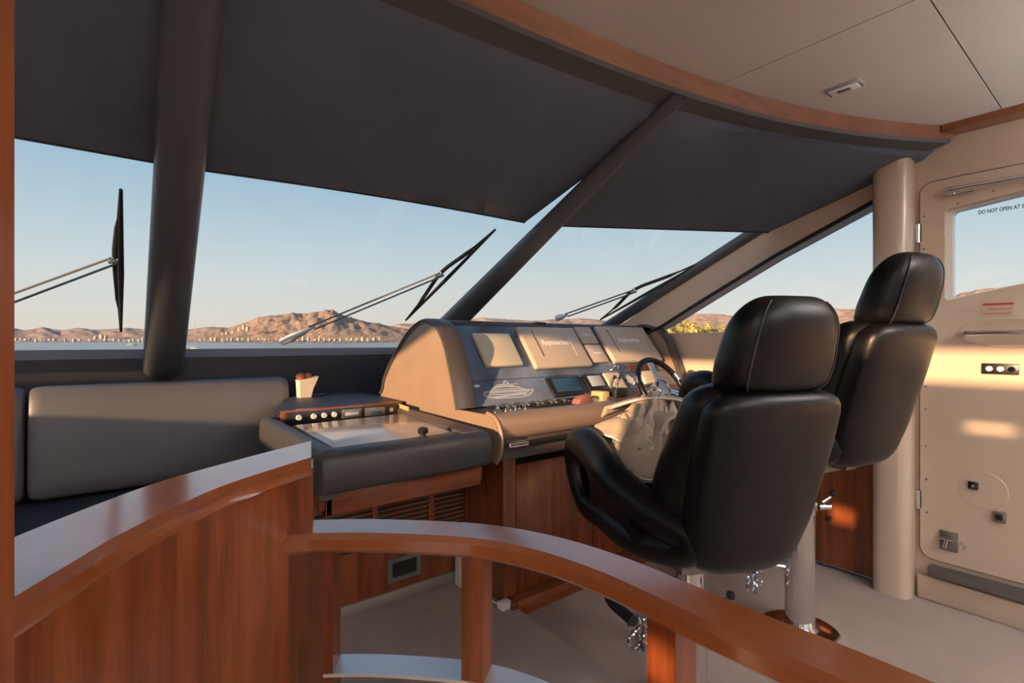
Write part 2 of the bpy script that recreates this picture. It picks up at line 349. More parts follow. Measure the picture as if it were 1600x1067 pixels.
# ------------------------------------------------------------ starboard wall, side window, pillar, door
WX = 3.18; k_ = WX/3.06
def sidewall(sign, name, label):
    S = lambda p: (p[0], p[1])
    # pieces of one wall around the triangular window: below, above (cream frame up to the strut), behind
    def ext(poly, a, b): 
        n = len(poly); v = [(sign*a if sign > 0 else .15-(a-.0), p[0], p[1]) for p in poly]+[(sign*b if sign > 0 else .15-b, p[0], p[1]) for p in poly]
        return v, [tuple(range(n)), tuple(range(2*n-1, n-1, -1))]+[(i, (i+1) % n, n+(i+1) % n, n+i) for i in range(n)]
    low = [(.80, 0), (.80, 1.313), (2.36, 1.313), (3.2, 1.16), (3.2, 0)]
    up = [(.80, 2.26), (.80, 2.022), (.915, 1.973), (1.402, 1.764), (1.861, 1.536), (2.191, 1.367), (2.33, 1.313), (3.2, 1.16), (2.45, 1.44), (1.475, 1.935), (.72, 2.26)]
    if sign < 0: up = [(.80, 2.26), (.80, 1.98), (.94, 1.94), (1.14, 1.875), (2.09, 1.555), (2.43, 1.43), (2.74, 1.30), (3.2, 1.16), (3.0, 1.30), (.66, 2.26)]; low[2] = (2.72, 1.29); low[1] = (.8, 1.29)
    if sign > 0: lo_, hi_ = [(.80, 2.022), (.915, 1.973), (1.402, 1.764), (1.861, 1.536), (2.191, 1.367), (2.33, 1.313), (3.2, 1.10)], [(.72, 2.262), (.86, 2.20), (1.475, 1.940), (1.95, 1.700), (2.40, 1.47), (2.60, 1.37), (3.2, 1.12)]
    else: lo_, hi_ = [(.80, 1.98), (.94, 1.94), (1.14, 1.875), (2.09, 1.555), (2.43, 1.43), (2.74, 1.30), (3.2, 1.16)], [(.66, 2.26), (.9, 2.18), (1.2, 2.05), (2.2, 1.62), (2.5, 1.50), (2.85, 1.34), (3.22, 1.18)]
    strips = [ext([lo_[i], lo_[i+1], hi_[i+1], hi_[i]], WX-(.10 if sign > 0 else 0), WX+.05) for i in range(len(lo_)-1)]
    o = link(name, mesh(*join(ext(low, WX, WX+.05), *strips)), 'lining', smooth=False); struct(o, label, 'wall'); return o
wr = sidewall(1, 'wall_right', 'cream starboard side lining around the triangular side window')
wl = sidewall(-1, 'wall_left', 'cream port side lining around the triangular side window')
pane = [(.80, 1.30), (.80, 2.03), (.915, 1.985), (1.402, 1.775), (2.2, 1.38), (2.38, 1.30)]
w4 = link('window_4', prism(pane, 'x', WX+.012, WX+.018), 'pane_glass', smooth=False); struct(w4, 'triangular starboard side window beyond the helm seats', 'window')
w6 = link('window_6', prism([(.80, 1.28), (.80, 1.99), (1.14, 1.89), (2.09, 1.57), (2.76, 1.28)], 'x', .15-WX-.018, .15-WX-.012), 'pane_glass', smooth=False); struct(w6, 'triangular port side window', 'window')
gk = [(WX-.105, p[0], p[1]) for p in [(.86, 1.994), (.915, 1.970), (1.402, 1.760), (1.861, 1.532), (2.191, 1.363), (2.33, 1.31)]]
g4 = link('window_gasket', mesh(*g_tube(gk, .012, 8)), 'rubber', w4)
lg = link('wall_ledge', rbox(3.03, WX+.01, .86, 2.6, .84, .88, .006), 'lining', wr)
wp = link('wood_panel', mesh(*join(g_box(3.055, 3.075, .86, 1.30, .02, .84), g_box(3.055, 3.075, 1.303, 2.4, .02, .84))), 'wood_vertical', wr, smooth=False)
# pillar
pl = link('trim_11', mesh(*g_loft([sell(3.052, .80, z, .092, .080, 3.4, 32) for z in (0, .4, .8, 1.2, 1.6, 2.0, 2.262)])), 'gelcoat'); struct(pl, 'rounded cream pillar between side window and door', 'pillar')
# aft wall piece that holds the door: frame with rounded opening, header above
DX = 3.08
ws = link('wall_starboard', mesh(*join(g_box(DX+.005, DX+.09, -.45, .80, 0, .19), g_box(DX+.005, DX+.09, -.45, .80, 2.024, 2.26), g_box(DX+.005, DX+.09, .704, .80, .19, 2.03), g_box(DX+.005, DX+.09, -.5, -.33, .19, 2.03))), 'gelcoat', smooth=False)
struct(ws, 'cream starboard wall framing the side door', 'wall')
sk = link('wall_skirt', rbox(3.055, DX+.01, -.5, .71, .0, .115, .008), 'gelcoat', ws)
th = link('threshold', rbox(3.035, DX+.02, -.5, .665, .128, .172, .004), 'grey_metal', ws)
door = empty('door_1', (DX, .2, .19)); struct(door, 'cream side door with window, grab rail and chrome latch', 'door')
def dloc(m, name, mt, par=door): return link(name, m, mt, par, loc=None)
def D(y, z, x=0): return (x, y-.2, z-.19)
# door leaf with a window hole, rounded corners at the hinge side
def rrect(y0, y1, z0, z1, r, n=5):
    out = []
    for cy, cz, a0 in ((y1-r, z1-r, 0), (y0+r, z1-r, 90), (y0+r, z0+r, 180), (y1-r, z0+r, 270)):
        for i in range(n+1): a = math.radians(a0+90*i/n); out.append((cy+r*math.cos(a), cz+r*math.sin(a)))
    return out
def hole_plate(outer, inner, xa, xb):
    n = len(outer); v = []
    for x in (xa, xb):
        v += [(x, p[0], p[1]) for p in outer]+[(x, p[0], p[1]) for p in inner]
    f = []
    for i in range(n):
        j = (i+1) % n
        f += [(i, j, n+j, n+i), (2*n+i, 3*n+i, 3*n+j, 2*n+j), (i, 2*n+i, 2*n+j, j), (n+i, n+j, 3*n+j, 3*n+i)]
    return v, f
oy = lambda L: [(p[0]-.2, p[1]-.19) for p in L]
outer = oy(rrect(-.32, .700, .20, 2.02, .055)); innr = rrect(-.10, .608, 1.44, 1.875, .02)
innr = oy([(p[0], p[1]+(.06*(.61-p[0])/.26 if p[1] < 1.6 else .03*(.61-p[0])/.26)) for p in innr])
link('leaf', mesh(*hole_plate(outer, innr, -.012, .03)), 'gelcoat', door)
rim = hole_plate(oy(rrect(-.327, .707, .193, 2.027, .060)), oy(rrect(-.321, .701, .199, 2.021, .056)), -.002, .03)
link('door_seal', mesh(*rim), 'grey_metal', door)
link('window_reveal', mesh(*hole_plate([(p[0]*1.0, p[1]) for p in innr], [(p[0]+(-.022 if p[0] > .1 else .02), p[1]+(.016 if p[1] < 1.4 else -.008)) for p in innr], .03, .075)), 'white_gelcoat', door)
gp = link('window_pane', mesh(*join(([(.05, p[0], p[1]) for p in innr]+[(.055, p[0], p[1]) for p in innr], [tuple(range(len(innr))), tuple(range(2*len(innr)-1, len(innr)-1, -1))]+[(i, (i+1) % len(innr), len(innr)+(i+1) % len(innr), len(innr)+i) for i in range(len(innr))]))), 'pane_glass', door, smooth=False)
tx = link('lettering', text_fit('DO NOT OPEN AT SEA', .024, .168), 'dark_print', door, smooth=False, loc=D(.415, 1.848, .046), rot=(PI/2, 0, -PI/2)); tx['label'] = 'black lettering DO NOT OPEN AT SEA on the door window'
link('door_frame', mesh(*hole_plate(oy(rrect(-.345, .725, .175, 2.045, .004)), oy(rrect(-.327, .707, .193, 2.027, .060)), .004, .03)), 'gelcoat', door)
# grab bar above the window
br = [D(.585, 1.960, -.045), D(.4, 1.957, -.048), D(.0, 1.95, -.048), D(-.25, 1.95, -.045)]
gb = link('grab_bar', mesh(*g_tube(smooth_path(br, 4), .011, 10)), 'chrome', door)
for y in (.585, -.25):
    link('bar_foot', mesh(*g_tube([D(y, 1.955, -.008), D(y, 1.955, -.05)], [.026, .020], 14)), 'chrome', gb)
link('bar_foot', mesh(*g_tube([D(.575, 1.938, -.03), D(.5, 1.932, -.035)], .006, 8)), 'chrome', gb)
# oval recess with handle
ov = []
N = 36
def oval(a, b, x, cy=.395, cz=1.288): return [D(cy+a*math.cos(2*PI*i/N), cz+b*math.sin(2*PI*i/N), x) for i in range(N)]
ovo = link('handle_recess', mesh(*g_loft([oval(.166, .066, -.012), oval(.164, .064, -.016), oval(.158, .058, -.016), oval(.150, .050, -.0125), oval(.02, .007, -.0122)])), 'gelcoat', door)
link('pull_handle', mesh(*g_tube(smooth_path([D(.532, 1.288, -.016), D(.525, 1.288, -.04), D(.50, 1.288, -.046), D(.28, 1.288, -.046), D(.262, 1.288, -.04), D(.256, 1.288, -.016)], 4), .0115, 10)), 'chrome', ovo)
# warning sticker
stk = empty('warning_sticker'); stk.parent = door; stk.location = D(.425, 1.396, -.0135)
link('backing', mesh(*g_box(-.0005, .001, -.052, .052, -.030, .032)), 'gelcoat', stk, smooth=False)
link('header_strip', mesh(*g_box(-.0015, 0, -.050, .050, .016, .026)), 'red_print', stk, smooth=False)
for i in range(4): link('print_line', mesh(*g_box(-.0013, 0, -.044+.004*(i % 2), .046-.008*(i % 3), -.022+i*.0095, -.0185+i*.0095)), ['red_print', 'pale_print', 'red_print', 'pale_print'][i], stk, smooth=False)
# switch plate with three rockers
sp = link('switch_plate', rbox(-.008, .004, -.060, .060, -.024, .024, .002), 'black_plastic', door, loc=D(.418, 1.128, -.014))
for i in range(3):
    link('switch_button', mesh(*g_tube([(-.008, .034-i*.036, 0), (-.016, .034-i*.036, 0)], [.0125, .011], 14, up=(0, 1, 0))), ['white_plastic', 'white_plastic', 'chrome'][i], sp)
q = link('inspection_disc', mesh(*g_tube([(-.012, 0, 0), (-.0135, 0, 0)], [.085, .083], 30, up=(0, 1, 0))), 'gelcoat', door, False, loc=D(.475, .575, 0))
q = link('key_plate', rbox(-.018, 0, -.017, .017, -.017, .017, .003), 'black_plastic', door, loc=D(.506, .590, -.008)); link('key_slot', rbox(-.0205, -.016, -.005, .005, -.006, .006, .001), 'steel', q)
q = link('key_plate', rbox(-.018, 0, -.021, .021, -.024, .024, .003), 'grey_metal', door, loc=D(.419, .470, -.008)); link('key_slot', rbox(-.0215, -.016, -.011, .011, -.012, .012, .001), 'black_plastic', q)
q = link('latch_plate', rbox(-.012, 0, -.033, .033, -.045, .045, .003), 'grey_metal', door, loc=D(.592, .307, -.01))
link('latch_bolt', mesh(*join(g_tube([(-.018, -.02, .012), (-.018, .03, .012)], .008, 10), g_tube([(-.02, .005, .012), (-.034, .01, -.03)], .006, 8))), 'chrome', q)
link('latch_ring', mesh(*g_tube([(-.006, .012*math.cos(a*PI/6), .014*math.sin(a*PI/6)) for a in range(12)], .0022, 6, ring=True)), 'steel', door, loc=D(.542, .302, -.012))
for z in (1.78, .476):
    h_ = link('hinge', mesh(*join(g_tube([D(.708, z-.045, -.014), D(.708, z+.045, -.014)], .010, 10), g_box(-.012, -.004, .495, .522, z-.19-.042, z-.19+.042))), 'steel', door)
for y, z in [(.685, 1.86), (.686, 1.70), (.68, 1.03), (.68, .92), (.678, .74), (.676, .58), (.674, .42), (.56, 1.895), (.44, 1.925), (.30, 1.94)]:
    link('screw', mesh(*g_tube([D(y, z, -.012), D(y, z, -.0145)], [.0048, .004], 8, up=(0, 1, 0))), 'grey_metal', door)

# saloon shell behind the camera (lets the low sun and sky in)
wb = link('wall_back', mesh(*join(g_box(-3.1, -2.3, -5.05, -5, 0, 2.3), g_box(2.3, 3.2, -5.05, -5, 0, 2.3), g_box(-2.3, 2.3, -5.05, -5, 2.05, 2.3))), 'lining', smooth=False); struct(wb, 'aft saloon wall with a wide open doorway behind the camera', 'wall')
PX = .15-WX
def wall_with_holes(x0, x1, y0, y1, z0, z1, holes):             # holes (ya, yb, za, zb), on a grid of their edges
    ys = sorted({y0, y1, *[h for a in holes for h in a[:2]]}); zs = sorted({z0, z1, *[h for a in holes for h in a[2:]]}); parts = []
    for ya, yb in zip(ys, ys[1:]):
        for za, zb in zip(zs, zs[1:]):
            cy, cz = (ya+yb)/2, (za+zb)/2
            if not any(a < cy < b and c < cz < d for a, b, c, d in holes): parts.append(g_box(x0, x1, ya, yb, za, zb))
    return join(*parts)
wq = link('wall_port', mesh(*wall_with_holes(PX-.05, PX, -5, .80, 0, 2.3, [(-4.9, -2.9, 1.0, 2.0), (-2.7, -.86, 1.93, 2.085), (-.16, .80, 1.42, 2.0), (-.86, -.74, 1.14, 1.225), (-.668, -.60, 1.235, 1.305), (-1.47, -1.30, 1.715, 1.75)])), 'lining', smooth=False); struct(wq, 'cream port saloon wall with unseen openings cut to place the sun patches', 'wall')  # openings added and sized so sun patches land on door, post and panel
wz = link('wall_saloon', mesh(*join(g_box(3.1, 3.15, -5, -.45, 0, 1.0), g_box(3.1, 3.15, -5, -.45, 2.0, 2.3), g_box(3.1, 3.15, -.9, -.45, 1, 2))), 'lining', smooth=False); struct(wz, 'cream starboard saloon wall aft of the door with wide windows', 'wall')
# outer deck below the windows
dk = link('floor', mesh(*g_box(-3.6, 3.6, -6, 7, -.9, -.75)), 'white_gelcoat'); struct(dk, 'white outer deck around the wheelhouse', 'deck')

# ------------------------------------------------------------ ceiling light
cl = empty('ceiling_light', (2.225, .745, CZ)); tag(cl, 'small square chrome and glass downlight in the cream ceiling', 'light')
link('frame', rbox(-.034, .034, -.058, .058, -.009, .002, .003), 'steel', cl); link('lens', rbox(-.027, .027, -.050, .050, -.012, -.004, .003), 'light_lens', cl); link('lamp', rbox(-.010, .010, -.022, .022, -.016, -.010, .002), 'grey_metal', cl)
# downlights added in the unseen saloon as fill light
for i, (x, y) in enumerate([(-1.9, -1.6), (1.0, -1.6), (-1.9, -3.2), (1.0, -3.2), (2.45, -.9)]):
    c = empty('ceiling_light', (x, y, CZ)); tag(c, 'added round saloon fill downlight %s' % ['port side nearest the stairs', 'amidships nearest the stairs', 'port side aft', 'amidships aft', 'by the starboard door'][i], 'light')
    link('frame', mesh(*g_lathe([(.075, 0), (.075, -.008), (.06, -.012), (.055, -.004)])), 'steel', c)
    ld = bpy.data.lights.new('lamp', 'AREA'); ld.shape = 'DISK'; ld.size = .11; ld.energy = 5; ld.color = (1, .95, .9)
    lo = bpy.data.objects.new('lamp', ld); COL.objects.link(lo); lo.parent = c; lo.location = (0, 0, -.014)

# uplighters added in the unseen saloon to brighten ceiling and interior
for x, y, lb in ((2.45, -1.25, 'starboard side'), (-1.9, -1.5, 'port side'), (.9, -2.6, 'middle')):
    c = empty('added_uplight', (x, y, 0)); tag(c, 'added slim fill uplighter in the saloon, '+lb, 'lamp')
    link('base', mesh(*g_lathe([(.14, 0), (.14, .02), (.03, .035), (.012, .05)], 28)), 'steel', c); link('pole', mesh(*g_tube([(0, 0, .04), (0, 0, 1.66)], .012, 12)), 'steel', c)
    link('bowl', mesh(*g_loft([[(r*math.cos(2*PI*k/28), r*math.sin(2*PI*k/28), z) for k in range(28)] for r, z in ((.02, 1.64), (.09, 1.67), (.15, 1.74), (.145, 1.742), (.085, 1.678), (.02, 1.655))])), 'white_gelcoat', c)
    ld = bpy.data.lights.new('fill_bulb', 'AREA'); ld.shape = 'DISK'; ld.size = .16; ld.energy = 105; ld.color = (.92, .95, .97)
    lo = bpy.data.objects.new('fill_bulb', ld); COL.objects.link(lo); lo.parent = c; lo.location = (0, 0, 1.70); lo.rotation_euler = (PI, 0, 0)

# ------------------------------------------------------------ half wall, railing, near post
CAP = [(-.175, .66), (-.103, .788), (-.065, .853), (0, .940), (.087, 1.038), (.207, 1.125), (.339, 1.209), (.435, 1.266)]
hw = empty('half_wall', (.05, .9, 0)); tag(hw, 'curved wooden half wall with a light-catching cap, left of the railing', 'half wall')
cp = smooth_path([(x, y, 0) for x, y in CAP], 5); HC = Vector((.05, .9, 0))
def sweep(path, prof, cut=None):                                        # profile (side, z) along a plan curve; side positive to the left of travel
    secs = []
    for i, p in enumerate(path):
        t = (path[min(i+1, len(path)-1)]-path[max(i-1, 0)]).normalized(); n = Vector((-t.y, t.x, 0))
        sec = [p+n*a+Vector((0, 0, z)) for a, z in prof]
        if cut:                                                # end the sweep on a plane (point, plan normal)
            q, m = cut
            sec = [w-t*max(0, (w-q).dot(m))/max(.2, t.dot(m)) for w in sec]
        secs.append(sec)
    return secs
cp = [p-HC for p in cp]; CUT = (Vector((.339, 1.209, 0))-HC, Vector((.962, -.27, 0)))
link('panel', mesh(*g_loft(sweep(cp, [(-.052, -.9), (-.052, .966), (.045, .966), (.045, -.9)], CUT))), 'wood_vertical', hw)
link('cap', mesh(*g_loft(sweep(cp, [(-.069, .962), (-.071, .970), (-.071, .986), (-.061, .998), (.063, 1.0), (.071, .992), (.071, .962)], CUT))), 'wood_cap', hw)
e0 = CUT[0]; nn = Vector((.27, .962, 0)); tt = CUT[1]
def oriented(p, t, n, a0, a1, s0, s1, z0, z1):
    v = [p+t*a+n*s+Vector((0, 0, z)) for a in (a0, a1) for s in (s0, s1) for z in (z0, z1)]
    return v, g_box(0, 1, 0, 1, 0, 1)[1]
link('end_post', mesh(*oriented(e0, tt, nn, -.012, .004, -.05, .045, -.9, .964)), 'wood_vertical', hw, smooth=False)

RC = Vector((.6, .8, 0)); rail = empty('stair_railing', RC); tag(rail, 'curved wooden stair railing with chrome mid rail in the foreground', 'railing')
rc = [p-RC for p in smooth_path([(x, y, 0) for x, y in RAIL], 6)]
link('handrail', mesh(*g_loft(sweep(rc, [(-.046, .815), (-.047, .838), (-.038, .849), (.038, .85), (.047, .842), (.046, .815), (.036, .806), (-.036, .806)]))), 'wood_cap', rail)
link('mid_rail', mesh(*g_loft(sweep(rc[4:], [(-.030, .540), (-.032, .548), (.032, .55), (.032, .540)]))), 'rail_steel', rail)
link('glass_panel', mesh(*g_loft(sweep(rc[4:], [(-.004, .02), (-.004, .540), (.004, .540), (.004, .02)]))), 'rail_glass', rail)
def rail_post(x, y, a, s, m='wood_vertical', name='post', z0=-.5, z1=.81):
    i = min(range(len(rc)), key=lambda k: (rc[k]+RC-Vector((x, y, 0))).length); p = rc[i]; t = (rc[min(i+1, len(rc)-1)]-rc[max(0, i-1)]).normalized(); n = Vector((-t.y, t.x, 0))
    return link(name, mesh(*oriented(Vector((p.x, p.y, 0)), t, n, -a, a, -s, s, z0, z1)), m, rail, smooth=False)
rail_post(.345, 1.11, .016, .03); rail_post(.575, .885, .024, .030); rail_post(.695, .485, .026, .030); rail_post(.712, .02, .026, .03); rail_post(.714, -.5, .026, .03)
rail_post(.305, 1.12, .040, .036, 'wood_dark', 'end_board')  # shade on this return put into its darker wood colour
pst = link('door_post', prism([(-.30, .27), (-.082, .487), (-.066, .509), (-.072, .524), (-.09, .526), (-.34, .31)], 'z', -1.2, 2.25), 'wood_vertical', smooth=False); tag(pst, 'blurred wooden post at the left edge of the picture', 'post')

# ------------------------------------------------------------ sofa
sf = empty('sofa', (.2, 3.1, .02)); tag(sf, 'dark leather sofa under the windscreen behind the half wall', 'sofa')
SO = Vector((.2, 3.1, .02))
def cushion(x0, x1, z0, z1, yb, depth, lean, name='back_cushion'):
    secs = []
    prof = []
    for k in range(24):
        a = 2*PI*k/24; c, s = math.cos(a), math.sin(a)
        u = depth/2*math.copysign(abs(c)**(2/3.2), c); w = (z1-z0)/2*math.copysign(abs(s)**(2/5), s); zz = (z0+z1)/2+w
        prof.append((yb+u+lean*(zz-z0), zz))
    cy = sum(p[0] for p in prof)/24; cz = sum(p[1] for p in prof)/24
    for t, k in ((0, .55), (.006, .80), (.02, .93), (.045, 1), (.25, 1.0), (.5, 1.0), (.75, 1.0), (1-.045, 1), (1-.02, .93), (1-.006, .80), (1, .55)):
        kk = k if k < 1 else 1
        secs.append([Vector((x0+(x1-x0)*t, cy+(y-cy)*(kk**1.0), cz+(z-cz)*(1-(1-kk)*.25)))-SO for y, z in prof])
    return link(name, mesh(*g_loft(secs)), 'leather_sofa', sf)
cushion(-.375, .775, .50, 1.035, 3.235, .17, .10); cushion(-1.55, -.385, .50, 1.035, 3.235, .17, .10)
link('seat_cushion', rbox(-1.75, .30, -.65, .16, .30, .47, .04, 4), 'leather_navy', sf)
link('plinth', rbox(-1.70, .26, -.58, .30, 0, .30, .01), 'wood_vertical', sf)
link('back_board', rbox(-1.75, .56, .29, .36, 0, .95, .01), 'dark_vinyl', sf)

# ------------------------------------------------------------ chart table
CT = Vector((.9, 2.1, .022)); ct = empty('chart_table', CT); tag(ct, 'leather-edged chart table with lift-up lid beside the sofa', 'chart table')
def ctl(me_or_vf, name, m, smooth=True, par=None):
    me = mesh(*me_or_vf) if isinstance(me_or_vf, tuple) else me_or_vf
    me.transform(Matrix.Translation(-CT)); return link(name, me, m, par or ct, smooth)
# padded front roll: profile in YZ along X
def padprof(y0, y1, z0, z1, e=3.5, n=20):
    return [((y0+y1)/2+(y1-y0)/2*math.copysign(abs(math.cos(2*PI*k/n))**(2/e), math.cos(2*PI*k/n)), (z0+z1)/2+(z1-z0)/2*math.copysign(abs(math.sin(2*PI*k/n))**(2/e), math.sin(2*PI*k/n))) for k in range(n)]
pp = padprof(1.655, 1.79, .735, .880)
ctl(g_loft([[(x, 1.72+(y-1.72)*k, .808+(z-.808)*k) for y, z in pp] for x, k in ((.498, .75), (.503, .93), (.515, 1), (.8, 1), (1.165, 1), (1.177, .93), (1.182, .75))]), 'front_roll', 'leather_grey')
pq = [(.495+.075*(.5+.5*math.copysign(abs(math.cos(a))**.5, math.cos(a))), .800+.085*math.copysign(abs(math.sin(a))**.5, math.sin(a))) for a in [2*PI*k/20 for k in range(20)]]
ctl(g_loft([[(x, y, z) for x, z in pq] for y in (1.70, 2.0, 2.4, 2.62)]), 'side_roll', 'leather_grey')
ctl(prism([(1.06, 1.70), (1.165, 1.70), (1.235, 2.70), (1.19, 2.70)], 'z', .79, .884, .006), 'right_border', 'leather_brown')
ctl(rbox(.52, 1.20, 1.76, 2.64, .66, .80, .004), 'well', 'wood_across')
ctl(prism([(.575, 1.765), (1.062, 1.765), (1.165, 2.40), (.585, 2.36)], 'z', .862, .874, .003), 'lid', 'chart_lid')
ctl(prism([(1.165, 2.40), (1.17, 2.40), (1.195, 2.60), (1.19, 2.60)], 'z', .79, .905), 'well_side', 'pale_yellow', False)  # recess side coloured yellow for the sunlight on it
ctl(rbox(.58, 1.21, 2.575, 2.60, .79, .911, .003), 'well_back', 'wood_across')
ctl(g_lathe([(.012, 0), (.012, .006), (.020, .012), (.022, .024), (.016, .034), (.002, .037)], 14, (.93, 1.785, .873)), 'lid_pull', 'black_plastic')
ip = ctl(rbox(.60, 1.17, 2.545, 2.575, .848, .905, .003), 'instrument_panel', 'black_plastic')
for x, m in [(.655, 'white_plastic'), (.725, 'white_plastic'), (.775, 'white_plastic'), (.825, 'white_plastic'), (1.13, 'chrome')]:
    ctl(g_tube([(x, 2.546, .880), (x, 2.533, .880)], [.0145, .012], 14), 'knob', m, True, ip)
for x0, x1, m in [(.862, .965, 'grey_metal'), (.985, 1.095, 'grey_metal')]:
    ctl(rbox(x0, x1, 2.538, 2.546, .856, .899, .002), 'radio_unit', m, True, ip)
ctl(rbox(1.02, 1.08, 2.535, 2.54, .862, .880, .001), 'radio_display', 'screen', True, ip); ctl(rbox(.88, .95, 2.535, 2.54, .868, .885, .001), 'radio_display', 'lcd_pale', True, ip)
ctl(prism([(.55, 2.60), (1.232, 2.60), (1.245, 3.49), (.875, 3.49)], 'z', .86, .912, .004), 'rear_shelf', 'leather_navy')
ctl(g_box(.58, 1.215, 2.578, 2.603, .9, .914), 'shelf_lip', 'wood_across', False)
ctl(g_tube([(.93+.075*math.cos(a*PI/12), 3.22+.075*math.sin(a*PI/12), .914) for a in range(24)], .005, 6, ring=True), 'cup_ring', 'black_plastic')
ctl(g_lathe([(.07, .0), (.07, .0035), (.02, .004)], 24, (.93, 3.22, .911)), 'cup_insert', 'leather_brown')
ctl(rbox(.538, 1.182, 1.745, 1.765, .645, .737, .003), 'drawer_front', 'wood_across')
ctl(rbox(.538, 1.182, 1.765, 2.15, .645, .66, .002), 'underside', 'wood_dark')
ctl(rbox(.538, .56, 1.745, 2.62, .645, .737, .002), 'drawer_side', 'wood_along')
cb = ctl(join(g_box(.56, 1.385, 2.16, 2.20, .04, .318), g_box(.56, 1.385, 2.185, 2.20, .318, .515), g_box(.56, 1.385, 2.16, 2.20, .515, .66), g_box(.56, .60, 2.2, 2.3, .04, .66)), 'cabinet_front', 'wood_vertical', False)
for x0, x1 in ((.62, .872), (.898, 1.158), (1.186, 1.378)):
    gr = empty('grille'); gr.parent = ct; gr.location = Vector(((x0+x1)/2, 2.16, .33))-CT
    w = (x1-x0)/2
    link('grille_backing', mesh(*g_box(-w, w, .02, .024, -.01, .18)), 'gap_dark', gr, False)
    sl = mesh(*g_box(-w, w, -.002, .014, 0, .0095)); sl.transform(Matrix.Rotation(-.35, 4, 'X'))
    for j in range(8): link('slat', sl, 'wood_across', gr, False, loc=(0, 0, .004+j*.0225))
    for a in (-w-.013, w): link('stile', mesh(*g_box(a, a+.013, -.002, .02, -.012, .185)), 'wood_vertical', gr, False)
vn = empty('vent'); vn.parent = ct; vn.location = Vector((1.026, 2.16, .190))-CT
link('vent_frame', mesh(*hole_plate([(p[0], p[1]) for p in rrect(-.085, .085, -.055, .055, .006, 2)], [(p[0], p[1]) for p in rrect(-.062, .062, -.034, .034, .004, 2)], -.010, .004)), 'grey_metal', vn, rot=(0, 0, PI/2))
link('vent_insert', mesh(*g_box(-.062, .062, -.004, .004, -.034, .034)), 'black_plastic', vn, False)
for j in range(5): link('vent_bar', mesh(*g_box(-.06, .06, -.007, -.003, -.028+j*.0125, -.0235+j*.0125)), 'grey_metal' if 0 else 'black_plastic', vn, False)
ctl(rbox(.56, 1.375, 2.145, 2.162, .040, .098, .003), 'kick_plate', 'baseboard_metal')

# ------------------------------------------------------------ helm console
HC2 = Vector((2.1, 2.1, 0)); hc = empty('helm_console', HC2); tag(hc, 'helm console with covered displays, switches and steering wheel', 'console')
def hl(me_or_vf, name, m, smooth=True, par=None):
    me = mesh(*me_or_vf) if isinstance(me_or_vf, tuple) else me_or_vf
    me.transform(Matrix.Translation(-HC2)); return link(name, me, m, par or hc, smooth)
arch = [(2.945, .93), (2.912, .96), (2.883, 1.026), (2.799, 1.115), (2.684, 1.210), (2.559, 1.297), (2.442, 1.347), (2.348, 1.360), (2.231, 1.325), (2.154, 1.244), (2.104, 1.134), (2.062, 1.027), (2.030, .925)]
ap = smooth_path([(0, y, z) for y, z in arch], 4)
cheek = [(p.y, p.z) for p in ap]+[(1.80, .928), (1.735, .912), (1.70, .86), (1.70, .78), (1.735, .728), (2.945, .728)]
hl(prism(cheek, 'x', 1.242, 1.262), 'side_panel', 'leather_tan')
pipe = [(1.252, y, z) for y, z in [(1.80, .930), (1.735, .914), (1.698, .86), (1.698, .78), (1.733, .728)]]
hl(g_tube(smooth_path(pipe, 5), .009, 10, rx=.012, up=(1, 0, 0)), 'corner_piping', 'leather_tan')
def rim_band(x0, x1, pts, th=.024):
    secs = []
    for i, p in enumerate(pts):
        t = (pts[min(i+1, len(pts)-1)]-pts[max(0, i-1)]).normalized(); n = Vector((0, -t.z, t.y))
        if n.z < 0 and i < len(pts)*.6: n = -n
        if i >= len(pts)*.6 and n.y > 0: n = -n
        secs.append([Vector((x0, p.y, p.z))-n*th*.6, Vector((x0, p.y, p.z))+n*th*.3, Vector((x0+.014, p.y, p.z))+n*th*.5, Vector((x1-.014, p.y, p.z))+n*th*.5, Vector((x1, p.y, p.z))+n*th*.3, Vector((x1, p.y, p.z))-n*th*.6])
    return g_loft(secs)
hl(rim_band(1.236, 1.345, ap), 'arch_rim', 'leather_brown')
hl(g_tube([p+Vector((1.238, 0, 0)) for p in ap], .008, 8, up=(1, 0, 0)), 'rim_piping', 'leather_grey')
ap2 = [Vector((0, p.y+.0, p.z+.012)) for p in ap]
hl(rim_band(3.075, 3.150, ap2), 'arch_rim', 'leather_brown')
hl(prism([(p.y, p.z) for p in ap2]+[(2.945, .75), (2.03, .75)], 'x', 3.080, 3.10), 'side_panel', 'leather_tan')
FY0, FZ0, FY1, FZ1 = 2.048, .935, 2.362, 1.339
FL = math.hypot(FY1-FY0, FZ1-FZ0)
hl(prism([(FY0+.012, FZ0-.02), (FY1+.012, FZ1), (2.46, 1.335), (2.6, 1.26), (2.8, 1.10), (2.90, .98), (2.93, .75), (2.09, .75)], 'x', 1.30, 3.09), 'console_body', 'dark_vinyl', False)
hl(g_loft([[(x, 2.40+.055*c*(1 if c > 0 else .8), 1.343+.026*s) for c, s in [(math.cos(2*PI*k/14), math.sin(2*PI*k/14)) for k in range(14)]] for x in (1.30, 2.0, 3.10)]), 'top_coaming', 'leather_brown')
fa = bpy.data.objects.new('facia', None); fa.empty_display_size = .05; COL.objects.link(fa); fa.parent = hc
fm = Matrix.Rotation(math.atan2(FZ1-FZ0, FY1-FY0), 4, 'X')     # local x = along the console, local y = up the slope, local z = out of the panel
fa.matrix_local = Matrix.Translation(Vector((0, FY0, FZ0))-Vector((HC2.x, HC2.y, 0))) @ fm
bpy.data.objects.remove(fa)
FM = Matrix.Translation(Vector((0, FY0, FZ0))) @ fm
